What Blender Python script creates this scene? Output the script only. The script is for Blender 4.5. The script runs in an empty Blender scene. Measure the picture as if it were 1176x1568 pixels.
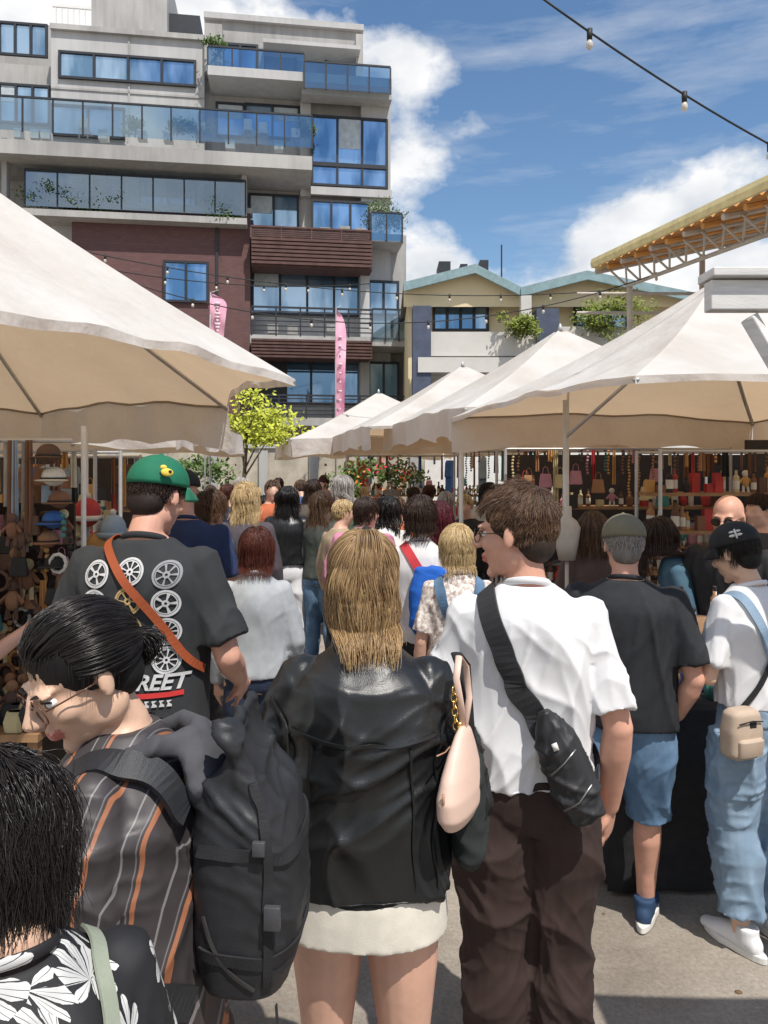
import bpy, math, random
import numpy as np
from mathutils import Vector as V, Matrix as M
from mathutils.bvhtree import BVHTree
random.seed(5); R=random.Random(11)
sc=bpy.context.scene
CAMH=1.85
# ---------------------------------------------------------------- mesh helper
class MB:
    def __init__(s): s.v=[];s.f=[];s.m=[]
    def add(s,vs,fs,mi=0):
        o=len(s.v); s.v+=[tuple(p) for p in vs]; s.f+=[tuple(i+o for i in f) for f in fs]; s.m+=[mi]*len(fs)
    def box(s,c,d,mi=0,mat=None):
        vs=[V((c[0]+a*d[0]/2,c[1]+b*d[1]/2,c[2]+e*d[2]/2)) for a in(-1,1) for b in(-1,1) for e in(-1,1)]
        if mat: vs=[mat@p for p in vs]
        s.add(vs,[(0,1,3,2),(4,6,7,5),(0,4,5,1),(2,3,7,6),(0,2,6,4),(1,5,7,3)],mi)
    def b2(s,a,b,mi=0):
        s.box([(a[i]+b[i])/2 for i in range(3)],[abs(a[i]-b[i]) for i in range(3)],mi)
    def tube(s,pts,rs,mi=0,n=12,up=None,mat=None):
        pts=[V(p) for p in pts]
        if not isinstance(rs,(list,tuple)): rs=[rs]*len(pts)
        av=pts[-1]-pts[0]
        if up is None:
            a=[abs(q) for q in av]; i=a.index(min(a)); up=V((0,0,0)); up[i]=1
        up=V(up); vs=[];fs=[]
        for i,p in enumerate(pts):
            t=(pts[min(i+1,len(pts)-1)]-pts[max(i-1,0)]).normalized()
            sd=t.cross(up)
            if sd.length<1e-4: sd=t.orthogonal()
            sd.normalize(); b=sd.cross(t)
            ra,rb=rs[i] if isinstance(rs[i],(list,tuple)) else (rs[i],rs[i])
            for j in range(n):
                th=2*math.pi*j/n; vs.append(p+sd*math.cos(th)*ra+b*math.sin(th)*rb)
        for i in range(len(pts)-1):
            for j in range(n):
                a=i*n+j;b_=i*n+(j+1)%n; fs.append((a,b_,b_+n,a+n))
        fs.append(tuple(range(n-1,-1,-1))); fs.append(tuple((len(pts)-1)*n+j for j in range(n)))
        if mat: vs=[mat@p for p in vs]
        s.add(vs,fs,mi)
    def ell(s,c,r,mi=0,mat=None,nu=16,nv=10,rot=None):
        if not isinstance(r,(list,tuple)): r=(r,r,r)
        vs=[V((0,0,r[2]))]
        for i in range(1,nv):
            ph=math.pi*i/nv
            for j in range(nu):
                th=2*math.pi*j/nu; vs.append(V((r[0]*math.sin(ph)*math.cos(th),r[1]*math.sin(ph)*math.sin(th),r[2]*math.cos(ph))))
        vs.append(V((0,0,-r[2]))); fs=[]
        for j in range(nu): fs.append((0,1+j,1+(j+1)%nu))
        for i in range(nv-2):
            for j in range(nu):
                a=1+i*nu+j;b=1+i*nu+(j+1)%nu; fs.append((a,a+nu,b+nu,b))
        l=len(vs)-1; o=1+(nv-2)*nu
        for j in range(nu): fs.append((l,o+(j+1)%nu,o+j))
        if rot: vs=[rot@p for p in vs]
        vs=[p+V(c) for p in vs]
        if mat: vs=[mat@p for p in vs]
        s.add(vs,fs,mi)
    def loft(s,secs,n=32,e=2.3,mi=0):
        vs=[];fs=[]
        for (z,cx,cy,rx,ry) in secs:
            for j in range(n):
                th=2*math.pi*j/n; c=math.cos(th);q=math.sin(th)
                vs.append((cx+rx*math.copysign(abs(c)**(2/e),c),cy+ry*math.copysign(abs(q)**(2/e),q),z))
        for i in range(len(secs)-1):
            for j in range(n):
                a=i*n+j;b=i*n+(j+1)%n; fs.append((a,b,b+n,a+n))
        fs.append(tuple(range(n-1,-1,-1))); fs.append(tuple((len(secs)-1)*n+j for j in range(n)))
        s.add(vs,fs,mi)
    def quad(s,a,b,c,d,mi=0): s.add([a,b,c,d],[(0,1,2,3)],mi)
    def scale(s,k): s.v=[(a*k,b*k,c*k) for a,b,c in s.v]
    def mesh(s,name,mats=()):
        me=bpy.data.meshes.new(name); me.from_pydata(s.v,[],s.f)
        for m in mats: me.materials.append(m)
        if mats: me.polygons.foreach_set('material_index',s.m)
        me.update(); return me
    def obj(s,name,mats,parent=None,smooth=True,loc=None,bev=0):
        return link(name,s.mesh(name,mats),parent,smooth,loc,bev)
def link(name,me,parent=None,smooth=True,loc=None,bev=0):
    o=bpy.data.objects.new(name,me); sc.collection.objects.link(o)
    if smooth and hasattr(me,'polygons'): me.polygons.foreach_set('use_smooth',[True]*len(me.polygons))
    if parent: o.parent=parent
    if loc: o.location=loc
    if bev:
        b=o.modifiers.new('b','BEVEL'); b.width=bev; b.segments=2
    return o
def empty(name,loc=(0,0,0),yaw=0):
    o=bpy.data.objects.new(name,None); o.location=loc; o.rotation_euler=(0,0,yaw); sc.collection.objects.link(o); return o
def remesh(mb,vox,it=3,fac=.5):
    ob=bpy.data.objects.new('t',mb.mesh('t')); sc.collection.objects.link(ob)
    r=ob.modifiers.new('r','REMESH'); r.mode='VOXEL'; r.voxel_size=vox
    if it:
        q=ob.modifiers.new('s','SMOOTH'); q.factor=fac; q.iterations=it
    dg=bpy.context.evaluated_depsgraph_get()
    me=bpy.data.meshes.new_from_object(ob.evaluated_get(dg)); old=ob.data
    bpy.data.objects.remove(ob); bpy.data.meshes.remove(old); me.materials.clear(); return me
def folds(me,amp,seed=0,lam=.22,stretch=(1,1,.45),oct=3,mask=None,sharp=2.):
    n=len(me.vertices); co=np.empty(n*3,'f'); me.vertices.foreach_get('co',co); co=co.reshape(-1,3)
    no=np.empty(n*3,'f'); me.vertices.foreach_get('normal',no); no=no.reshape(-1,3)
    rg=np.random.RandomState(seed); p=co*np.array(stretch)
    q=p.copy()
    for a in range(3):
        kk=rg.randn(3); kk=kk/np.linalg.norm(kk)*2*math.pi/(lam*2.2)
        q[:,a]+=lam*.28*np.sin(p@kk+rg.rand()*6)
    d=np.zeros(n); A=1
    for o in range(oct):
        for _ in range(2):
            kk=rg.randn(3); kk=kk/np.linalg.norm(kk)*2*math.pi/(lam/(1.8**o))
            ph=rg.rand()*6; w=.5+.5*np.sin(q@(kk[[1,2,0]]*.37)+ph)
            d+=A*w*((1-np.abs(np.sin(q@kk*.5+ph)))**sharp-.33)
        A*=.55
    d*=amp
    if mask is not None: d*=mask(co)
    co+=no*d[:,None]; me.vertices.foreach_set('co',co.ravel()); me.update()
# ---------------------------------------------------------------- materials
def nodes(name):
    m=bpy.data.materials.new(name); m.use_nodes=True; nt=m.node_tree
    return m,nt,nt.nodes['Principled BSDF']
def N(nt,t,**k):
    n=nt.nodes.new(t)
    for a,b in k.items():
        if a.startswith('i_'): n.inputs[a[2:].replace('_',' ')].default_value=b
        else: setattr(n,a,b)
    return n
def c4(c): return (c[0],c[1],c[2],1)
def mat(name,c,r=.7,var=.18,scale=6,bump=.0,bscale=80,metal=0,spec=.4,c2=None,stretch=None):
    m,nt,b=nodes(name)
    tc=N(nt,'ShaderNodeTexCoord'); src=tc.outputs['Object']
    if stretch:
        mp=N(nt,'ShaderNodeMapping'); mp.inputs['Scale'].default_value=stretch; nt.links.new(src,mp.inputs[0]); src=mp.outputs[0]
    nz=N(nt,'ShaderNodeTexNoise',i_Scale=scale,i_Detail=4.,i_Roughness=.6); nt.links.new(src,nz.inputs['Vector'])
    cr=N(nt,'ShaderNodeValToRGB'); cr.color_ramp.elements[0].position=.3; cr.color_ramp.elements[1].position=.72
    lo=[max(0,q*(1-var)) for q in c]; hi=[min(1,q*(1+var)) for q in (c2 or c)]
    cr.color_ramp.elements[0].color=c4(lo); cr.color_ramp.elements[1].color=c4(hi)
    nt.links.new(nz.outputs['Fac'],cr.inputs[0]); nt.links.new(cr.outputs[0],b.inputs['Base Color'])
    b.inputs['Roughness'].default_value=r; b.inputs['Metallic'].default_value=metal
    b.inputs['Specular IOR Level'].default_value=spec
    if bump:
        n2=N(nt,'ShaderNodeTexNoise',i_Scale=bscale,i_Detail=2.); nt.links.new(src,n2.inputs['Vector'])
        bp=N(nt,'ShaderNodeBump',i_Strength=bump,i_Distance=.002); nt.links.new(n2.outputs['Fac'],bp.inputs['Height']); nt.links.new(bp.outputs[0],b.inputs['Normal'])
    return m
_c={}
def cl(c,r=.85,**k):
    key=(tuple(c),r)
    if key not in _c: _c[key]=mat('cloth_%d'%len(_c),c,r,.15,10,.25,350,**k)
    return _c[key]
SK=mat('skin_fair',(.64,.38,.28),.5,.1,14,.1,500)
SKA=mat('skin_warm',(.64,.41,.29),.45,.07,14,.1,500)
SKR=mat('skin_ruddy',(.6,.32,.23),.5,.13,14,.1,500)
LIP=mat('lips',(.5,.17,.14),.4)
EYEW=mat('eye_white',(.75,.73,.7),.2,.02); IRIS=mat('iris',(.03,.02,.015),.1)
BLK=mat('black_fabric',(.016,.016,.018),.75,.3,20,.4,400)
NYL=mat('black_nylon',(.018,.019,.022),.5,.2,20,.3,600,spec=.5)
LEA=mat('black_leather',(.011,.012,.013),.36,.2,9,.25,420,spec=.5)
DKD=mat('denim_dark',(.02,.03,.06),.8,.2,30,.3,500)
DEN=mat('denim_blue',(.06,.125,.22),.85,.15,7,.5,700,c2=(.13,.22,.34))
DENL=mat('denim_light',(.16,.24,.34),.85,.12,6,.5,700,c2=(.27,.37,.48))
WHT=mat('white_cotton',(.7,.7,.715),.85,.03,12,.3,600)
STEEL=mat('steel_post',(.5,.5,.5),.45,.1,8,metal=.3)
WHP=mat('white_paint',(.72,.71,.68),.5,.08,9,.1,60)
GOLD=mat('gold_metal',(.7,.45,.15),.25,metal=1)
RUB=mat('white_rubber',(.68,.67,.64),.6,.08)
def hairmat(name,a,b,r=.38,tip=None):
    m,nt,p=nodes(name); hi=N(nt,'ShaderNodeHairInfo'); cr=N(nt,'ShaderNodeValToRGB')
    cr.color_ramp.elements[0].color=c4(a); cr.color_ramp.elements[1].color=c4(b)
    if tip:
        ma=N(nt,'ShaderNodeMath',operation='MULTIPLY'); mb_=N(nt,'ShaderNodeMath',operation='MULTIPLY_ADD'); mb_.inputs[1].default_value=tip; mb_.inputs[2].default_value=1-tip*.75
        nt.links.new(hi.outputs['Intercept'],mb_.inputs[0]); nt.links.new(hi.outputs['Random'],ma.inputs[0]); nt.links.new(mb_.outputs[0],ma.inputs[1]); nt.links.new(ma.outputs[0],cr.inputs[0])
    else: nt.links.new(hi.outputs['Random'],cr.inputs[0])
    nt.links.new(cr.outputs[0],p.inputs['Base Color'])
    p.inputs['Roughness'].default_value=r; p.inputs['Specular IOR Level'].default_value=.35
    u=mat(name+'_under',[q*.7 for q in a],.7,.3,60,.8,150,stretch=(1,1,.15)); return (m,u)
H_BLK=hairmat('hair_black',(.006,.005,.005),(.022,.017,.015),.3)
H_BRN=hairmat('hair_brown',(.035,.019,.011),(.19,.105,.06),tip=.5)
H_DBL=hairmat('hair_dark_blonde',(.11,.06,.028),(.6,.4,.2),tip=.7)
H_BLO=hairmat('hair_blonde',(.36,.24,.1),(.7,.53,.3))
H_RED=hairmat('hair_auburn',(.05,.012,.008),(.11,.03,.018))
H_DRK=hairmat('hair_dark_brown',(.02,.01,.007),(.055,.03,.02))
H_GRY=hairmat('hair_grey',(.25,.22,.2),(.5,.47,.44))
# ---------------------------------------------------------------- hair
HC=np.array((0,-.014,.03)); HR=np.array((.079,.096,.09))
def curves(name,P,rad,m,parent,k):
    n,p,_=P.shape; hc=bpy.data.hair_curves.new(name); hc.add_curves([p]*n)
    hc.attributes['position'].data.foreach_set('vector',P.astype('f').ravel())
    t=np.linspace(1,.35,p); rr=np.tile(t*rad,n).astype('f')
    a=hc.attributes.get('radius') or hc.attributes.new('radius','FLOAT','POINT'); a.data.foreach_set('value',rr)
    hc.materials.append(m); o=bpy.data.objects.new(name,hc); sc.collection.objects.link(o); o.parent=parent; return o
def xf(HM,P):
    A=np.array(HM); return P@A[:3,:3].T+A[:3,3]
def hair(pr,name,hm,n=2500,length=.06,npt=9,crown=(0,-.35,.93),lift=.008,wild=.3,curl=.002,g0=.2,g1=.7,rad=.0007,seed=0,fz=.4,fy=.42,zlow=-.55,zmax=2,ycol=None,sidelen=1.,under=True,jit=.25,nrm0=.7,clump=.5,scl=(1,1,1),fold=9.,pinch=0,phr=1.2,phc=6):
    rg=np.random.RandomState(seed); HM=pr['HM']; k=pr['k']; HRs=HR*np.array(scl)
    d=rg.randn(n*5,3); d/=np.linalg.norm(d,axis=1)[:,None]
    keep=~((d[:,1]>fy)&(d[:,2]<fz))&(d[:,2]>zlow)&(d[:,2]<zmax)&~((d[:,1]>.0)&(d[:,2]<-.08))
    d=d[keep][:n]; n=len(d)
    pos=HC+d*HRs; g=np.array(HM.to_3x3().inverted()@V((0,0,-1))); g/=np.linalg.norm(g)
    cr=np.array(crown); cr=cr/np.linalg.norm(cr)
    L=length*(1-jit+jit*2*rg.rand(n)*.8); L*=sidelen+(1-sidelen)*np.clip((d[:,2]-.1)/.45,0,1)
    wn=rg.randn(n,3)*wild*.6; ph=rg.rand(n,3)*phr+np.sin(d*phc+seed)*3; P=[pos.copy()]; th=rg.rand(n)*.6+.4*np.sin(d[:,0]*22+d[:,1]*9)**2
    cl_=np.sin(d*9+seed)[:,[1,2,0]]*clump+np.sin(d*23+seed*2)[:,[2,0,1]]*clump*.8
    for i in range(npt-1):
        q=(pos-HC)/HRs; r=np.linalg.norm(q,axis=1)[:,None]; nr=q/HRs; nr/=np.linalg.norm(nr,axis=1)[:,None]
        t=q/r-cr
        t-=nr*(t*nr).sum(1)[:,None]; t/=np.linalg.norm(t,axis=1)[:,None]+1e-6
        f=i/(npt-1); gg=(g0+(g1-g0)*f)*np.ones((n,1)); gg=np.where((pos@g)[:,None]>.02,1.,gg)
        dr=t*(1-gg)+g*gg+(wn+cl_*wild)*(1-.3*f)+nr*(wild*nrm0*(1-f))
        dr+=curl/.01*np.sin(ph+f*fold)*.3
        if pinch: dr[:,0]-=pinch*np.sign(pos[:,0])*np.minimum(1,np.abs(pos[:,0])/.04)*np.where((pos@g)>.06,1,0)
        dr/=np.linalg.norm(dr,axis=1)[:,None]; pos=pos+dr*(L/(npt-1))[:,None]
        q=(pos-HC)/HRs; r=np.linalg.norm(q,axis=1); mn=1+(lift*(.3+.9*th))/.09
        q=np.where((r<mn)[:,None],q/r[:,None]*mn[:,None],q); pos=HC+q*HRs
        if ycol is not None:
            low=(pos@g)>.1
            yy=np.minimum(pos[:,1],ycol-.03*th); pos[:,1]=np.where(low&(d[:,1]<.25),pos[:,1]*.6+yy*.4,pos[:,1])
        P.append(pos.copy())
    P=xf(HM,np.stack(P,1)); o=curves(name,P,rad*k,hm[0],pr['E'],k)
    if under:
        mb=MB(); s=scl; mb.ell((0,-.02,.036),(.0795*s[0],.0945*s[1],.088*s[2]),mat=HM,nu=28,nv=18); mb.ell((0,-.05,-.03),(.062*s[0],.052*s[1],.055),mat=HM,nu=20,nv=12)
        mb.obj('hair_base',[hm[1]],pr['E'])
    return o
def hair_tied(pr,name,hm,tie,n=1500,tail=None,ntail=600,tl=.3,seed=3,rad=.0007,lift=.006,fy=.42,fz=.4,tw=.02,out_=.05,wav=.012,zl=.15):
    rg=np.random.RandomState(seed); HM=pr['HM']; d=rg.randn(n*5,3); d/=np.linalg.norm(d,axis=1)[:,None]
    keep=~((d[:,1]>fy)&(d[:,2]<fz))&(d[:,2]>-.35 if tail!='half' else d[:,2]>zl)&~((d[:,1]>0)&(d[:,2]<-.05)); d=d[keep][:n]; n=len(d)
    tie=np.array(tie,float); tl0=np.linalg.norm(tie); td=tie/tl0; P=[]; lf=rg.rand(n)*.5+.5*np.sin(d[:,0]*26+d[:,2]*15)**2
    for i in range(10):
        f=i/9; q=d*(1-f)+td*f+rg.randn(n,3)*.003; q/=np.linalg.norm(q,axis=1)[:,None]
        h=1+(lift*(.3+lf)*np.sin(min(f,.85)*3.1)+.002+(lift*.8 if tail=='half' else 0))/.09; P.append(HC+q*HR*h[:,None])
    curves(name,xf(HM,np.stack(P,1)),rad*pr['k'],hm[0],pr['E'],1)
    g=np.array(HM.to_3x3().inverted()@V((0,0,-1))); g/=np.linalg.norm(g)
    base=HC+td*HR*(1.06 if tail!='half' else 1.2); P=[]; o=rg.randn(ntail,3)
    if tail=='half': o=np.clip(o,-1.7,1.7)
    wv=rg.rand(ntail)*.5+o[:,0]*.7
    L=tl*(.7+.4*rg.rand(ntail)); out=td.copy()
    if tail=='half': out=np.array((td[0],-.9,.35))
    for i in range(16):
        f=i/15; p=base+out*(out_*np.sin(min(1,f*2.2)*1.57))+g*(L*f)[:,None]*min(1,f*3)
        w=tw*(.25+min(f*3,1)*1.0)*(1-.5*f); p=p+o*w*np.array((1,.6,.3))
        p[:,0]+=wav*np.sin(f*9+wv)*f; P.append(p)
    return curves(name+'_tail',xf(HM,np.stack(P,1)),rad*pr['k'],hm[0],pr['E'],1)
# ---------------------------------------------------------------- people
TZ=[.84,.88,.93,1.02,1.10,1.20,1.30,1.38,1.43,1.465,1.49,1.52]
TM=[(.13,.095),(.155,.11),(.168,.12),(.156,.112),(.148,.106),(.157,.113),(.172,.122),(.17,.115),(.145,.095),(.102,.08),(.07,.07),(.056,.06)]
TF=[(.135,.1),(.165,.115),(.172,.122),(.148,.105),(.125,.093),(.133,.1),(.147,.12),(.145,.108),(.125,.088),(.088,.072),(.06,.06),(.046,.052)]
def hand(mb,w,d,nr,sd,curl=.5):
    d=V(d).normalized(); nr=V(nr); nr=(nr-d*nr.dot(d)).normalized(); l=d.cross(nr); w=V(w)
    mb.tube([w-d*.02,w+d*.01,w+d*.05,w+d*.088],[(.024,.018),(.03,.018),(.039,.016),(.036,.012)],up=nr,n=14)
    for i,L in enumerate((.062,.076,.082,.072)):
        b=w+d*.078+l*sd*((i-1.5)*.0225); dd=d+l*sd*(i-1.5)*.09; pts=[b]
        for j,sg in enumerate((.45,.32,.26)):
            dd=(dd+nr*curl*(.35+.3*j)).normalized(); pts.append(pts[-1]+dd*L*sg*1.05)
        mb.tube(pts,[.0092,.0088,.008,.0066],n=8); mb.ell(pts[-1],.0066,nu=8,nv=6)
    b=w+d*.025+l*sd*.03; t=(d*.75+l*sd*.65+nr*.35).normalized()
    mb.tube([w+d*.01+l*sd*.015,b,b+t*.035,b+t*.03+(t+nr*.3+d*.3).normalized()*.035],[.014,.013,.0105,.0085],n=8)
def person(name,x,y,yaw=0,h=1.75,w=1.,fem=False,skin=None,head=(0,0,0),lean=0,armL=None,armR=None,legs=None,
           top=None,sleeve='short',hem=.9,loose=.018,boxy=.5,tf=.012,bot=None,btype='pants',bhem=.06,bl=.018,bf=.009,shoe=None,vox=.012,face=False,hands=True,hs=1.,seed=0,collar=True,sole=None,lam=.17,fst=(1,1,.45)):
    skin=skin or SK; k=h/1.75; E=empty(name,(x,y,0),yaw); T=TF if fem else TM; seed=seed or int(abs(x*100+y*37))%999
    ln=lambda z:lean*max(0,(z-.95)/.5)**1.2
    RXv=[q[0] for q in T]; RYv=[q[1] for q in T]
    def secs(z0,z1,e,bx):
        o=[]
        nn=max(4,int((z1-z0)/.03)); cx=max(RXv)
        for i in range(nn+1):
            z=z0+(z1-z0)*i/nn; rx=np.interp(z,TZ,RXv); ry=np.interp(z,TZ,RYv)
            if z<1.36 and bx: rx=rx*(1-bx)+cx*bx; ry=ry*(1-bx)+.118*bx
            ee=e if z<1.4 else e*(1-min(1,(z-1.4)/.08)*.6); o.append((z,0,ln(z),(rx)*w+ee,ry*(.5+.5*w)+ee))
        return o
    shx=(.148 if fem else .172)*w; am=.86 if fem else 1.
    arms={}
    for s,a in((-1,armL),(1,armR)):
        a=a or ((s*(.235 if not fem else .205)*max(1,w),-.02+ln(1.3)*.7,1.12),(s*(.25 if not fem else .22)*max(1,w),.06+ln(1.3)*.5,.875))
        arms[s]=(V((s*shx,ln(1.42),1.405)),V(a[0]),V(a[1]))
    legs=legs or {-1:((-.095,.03,.5),(-.1,-.02,.085)),1:((.095,.02,.5),(.105,.03,.085))}
    piv=V((0,ln(1.5)+.0,1.505))
    HM=M.Translation(piv)@M.Rotation(head[0],4,'Z')@M.Rotation(-head[1],4,'X')@M.Rotation(head[2],4,'Y')@M.Translation((0,.02,.125))@M.Scale(hs,4)
    mb=MB(); mb.loft(secs(.84,1.5,-.012,0))
    q=HM@V((0,-.015,-.04)); nk=.052*(w*.5+.5) if not fem else .045
    mb.tube([(0,ln(1.4)-.01,1.40),(0,ln(1.5)-.008,1.5),q],[nk*1.3,nk,nk*.95],n=16)
    for s in(-1,1):
        S,Eb,W=arms[s]; a=am*(.5+.5*w)
        mb.ell(S,.05*a); mb.tube([S,S.lerp(Eb,.35),S.lerp(Eb,.75),Eb,Eb.lerp(W,.3),Eb.lerp(W,.7),W],[.05*a,.048*a,.042*a,.04*a,.043*a,.034*a,.027*a],n=14); mb.ell(Eb,.04*a)
        if hands: hand(mb,W,(W-Eb).normalized()*.8+V((0,.1,-.3)),(-s*.8,.5,0),(1 if s>0 else -1)*(-1),.45)
        K,A=V(legs[s][0]),V(legs[s][1]); Hp=V((s*.088,0,.9))
        lm=(.5+.5*w)
        mb.ell(Hp,.09*lm); mb.tube([Hp,Hp.lerp(K,.4),Hp.lerp(K,.8),K,K.lerp(A,.3)+V((0,-.012,0)),K.lerp(A,.65),A,A-V((0,0,.04))],[.092*lm,.084*lm,.064*lm,.056,.058,.046,.036,.038],n=16)
    f=lambda c,r,rot=None:mb.ell(c,r,mat=HM,rot=rot)
    f((0,-.014,.03),(.075,.092,.085)); f((0,.024,-.025),(.061,.064,.085)); f((0,.036,-.078),(.043,.044,.032)); f((0,.072,-.1),(.02,.017,.016))
    mb.tube([(0,.084,.022),(0,.098,.0),(0,.115,-.022),(0,.106,-.032)],[.009,.010,.0125,.010],mat=HM,n=10,up=(1,0,0))
    for s in(-1,1):
        f((s*.012,.1,-.028),(.008,.01,.007)); f((s*.03,.076,.024),(.026,.014,.008)); f((s*.037,.056,-.022),(.024,.027,.024))
        f((s*.043,.0,-.065),(.018,.04,.03))
        f((s*.077,-.008,-.006),(.008,.017,.031),M.Rotation(-s*.35,3,'Z')@M.Rotation(.2,3,'X'))
    f((0,.087,-.053),(.023,.013,.0065)); f((0,.086,-.066),(.019,.013,.0075))
    mb.scale(k); me=remesh(mb,vox,2)
    HMk=M.Scale(k,4)@HM; inv=HMk.inverted(); me.materials.append(skin); me.materials.append(LIP)
    if face:
        for p in me.polygons:
            c=inv@p.center
            if c.y>.078 and abs(c.x)<.022 and -.072<c.z<-.05: p.material_index=1
    link('body',me,E)
    if face:
        eb=MB()
        for s in(-1,1):
            eb.ell((s*.031,.071,.004),(.0135,.0115,.0085),0,HMk); eb.ell((s*.031,.0792,.003),(.0055,.004,.006),1,HMk)
            eb.tube([(s*.015,.09,.023),(s*.03,.089,.029),(s*.046,.078,.025)],[(.002,.004),(.002,.005),(.0015,.002)],2,mat=HMk,n=8,up=(0,1,0))
            eb.tube([(s*.017,.082,.010),(s*.031,.085,.0125),(s*.045,.074,.009)],.0018,1,mat=HMk,n=6)
        eb.obj('eyes',[EYEW,IRIS,H_DRK[1]],E)
    pr={'E':E,'HM':HMk,'k':k,'h':h,'ln':ln}
    if top:
        mb=MB(); mb.loft(secs(hem,1.492,loose,boxy))
        for s in(-1,1):
            S,Eb,W=arms[s]; a=am*(.5+.5*w); inn=V((s*shx*.55,S.y,1.395)); ez=loose*.6
            if sleeve=='none': continue
            mb.ell(S,.051*a+ez*.7)
            if sleeve=='short':
                mb.tube([inn,S,S.lerp(Eb,.4),S.lerp(Eb,.82)],[.055*a+ez,.051*a+ez,.052*a+ez,.054*a+ez*1.5],n=20)
            else:
                e=loose*.85
                mb.tube([inn,S,S.lerp(Eb,.5),Eb,Eb.lerp(W,.5),Eb.lerp(W,.93),Eb.lerp(W,1.0)],[.055*a+ez,.051*a+ez,.05*a+e,.046*a+e,.043*a+e,.036*a+e,.03*a+e*.5],n=20); mb.ell(Eb,.045*a+e)
        mb.scale(k); tm=remesh(mb,vox*.9 if vox<.02 else vox,5 if vox<.02 else 2)
        folds(tm,tf,seed,lam,stretch=fst,mask=lambda co:np.clip((1.5*k-co[:,2])*5,.1,1))
        tm.materials.append(top); pr['top']=link('top_garment',tm,E); pr['bvh']=BVHTree.FromPolygons([v.co for v in tm.vertices],[tuple(p.vertices) for p in tm.polygons])
        if collar:
            cb=MB(); n_=28; rx=(.064 if not fem else .06)*w; ps=[(rx*math.cos(t*6.2832/n_),ln(1.49)-.005+.066*math.sin(t*6.2832/n_),1.488-.022*math.sin(t*6.2832/n_)) for t in range(n_+1)]
            cb.tube(ps,[(.005,.010)]*(n_+1),n=8,up=(0,0,1)); cb.scale(k); cb.obj('collar',[top if collar is True else collar],E)
    if bot:
        mb=MB(); tz=hem+.035
        if btype=='skirt':
            o=[]
            for i in range(14):
                z=bhem+(tz-bhem)*i/13; rx=np.interp(z,[.6,.93,1.04,1.1],[(.19+.02),.18,.155,.14]); o.append((z,0,0,(rx+bl)*w,np.interp(z,[.6,.93,1.1],[.14,.128,.1])+bl))
            mb.loft(o)
        else:
            mb.loft(secs(.85,tz,min(bl,.016)*.6,.1))
            for s in(-1,1):
                K,A=V(legs[s][0]),V(legs[s][1]); Hp=V((s*.085,0,.89)); lm=(.5+.5*w)
                full=[(Hp,.09*lm-bl*.4),(Hp.lerp(K,.35),.092*lm),(Hp.lerp(K,.75),.072*lm),(K,.06),(K.lerp(A,.3)+V((0,-.01,0)),.06),(K.lerp(A,.65),.052),(A,.046)]
                pts=[];rs=[]
                for i,(p,r) in enumerate(full):
                    if p.z>=bhem: pts.append(p); rs.append(r+bl)
                    else:
                        p0,r0=full[i-1]; t=(p0.z-bhem)/(p0.z-p.z); pts.append(p0.lerp(p,t)); rs.append(r0+(r-r0)*t+bl*1.1); break
                else: pts.append(A-V((0,0,.03))); rs.append(.05+bl)
                mb.tube(pts,rs,n=20)
        mb.scale(k); bm_=remesh(mb,vox*.9 if vox<.02 else vox,3); folds(bm_,bf,seed+7,.17,stretch=(1,1,.8),mask=lambda co:np.clip((hem*k+.0-co[:,2])*6+.1,.0,1)); bm_.materials.append(bot); pr['bot']=link('lower_garment',bm_,E)
    if shoe:
        mb=MB(); so=MB(); la=MB()
        for s in(-1,1):
            A=V(legs[s][1]); yaw_=-s*.12; B=M.Translation((A.x,A.y,A.z-.085))@M.Rotation(yaw_,4,'Z')
            mb.tube([(0,-.065,.05),(0,-.02,.055),(0,.05,.052),(0,.12,.038),(0,.165,.03)],[(.035,.045),(.038,.052),(.042,.042),(.046,.028),(.036,.02)],mat=B,n=16,up=(0,0,1))
            mb.ell((0,-.065,.045),(.036,.03,.04),mat=B); mb.ell((0,.16,.03),(.038,.035,.022),mat=B); mb.tube([(0,-.03,.05),(0,-.03,.115)],[.044,.045],mat=B)
            ol=[(.04*math.cos(t)*(1.22 if math.sin(t)>0 else 1),.03+.15*math.sin(t)) for t in [i*6.2832/24 for i in range(24)]]
            vs=[B@V((a,b,z)) for z in(.001,.03) for a,b in ol]; fs=[(i,(i+1)%24,24+(i+1)%24,24+i) for i in range(24)]+[tuple(range(23,-1,-1)),tuple(range(24,48))]
            so.add(vs,fs)
            for j in range(4): la.tube([(-.026,.03+.025*j,.088-.011*j),(0,.034+.025*j,.098-.012*j),(.026,.03+.025*j,.088-.011*j)],.0035,mat=B,n=6)
        mb.scale(k); so.scale(k); la.scale(k); sm=remesh(mb,.008,2); sm.materials.append(shoe); link('shoes',sm,E); so.obj('soles',[sole or RUB],E,False,bev=.004); la.obj('laces',[RUB],E)
    return pr
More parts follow.
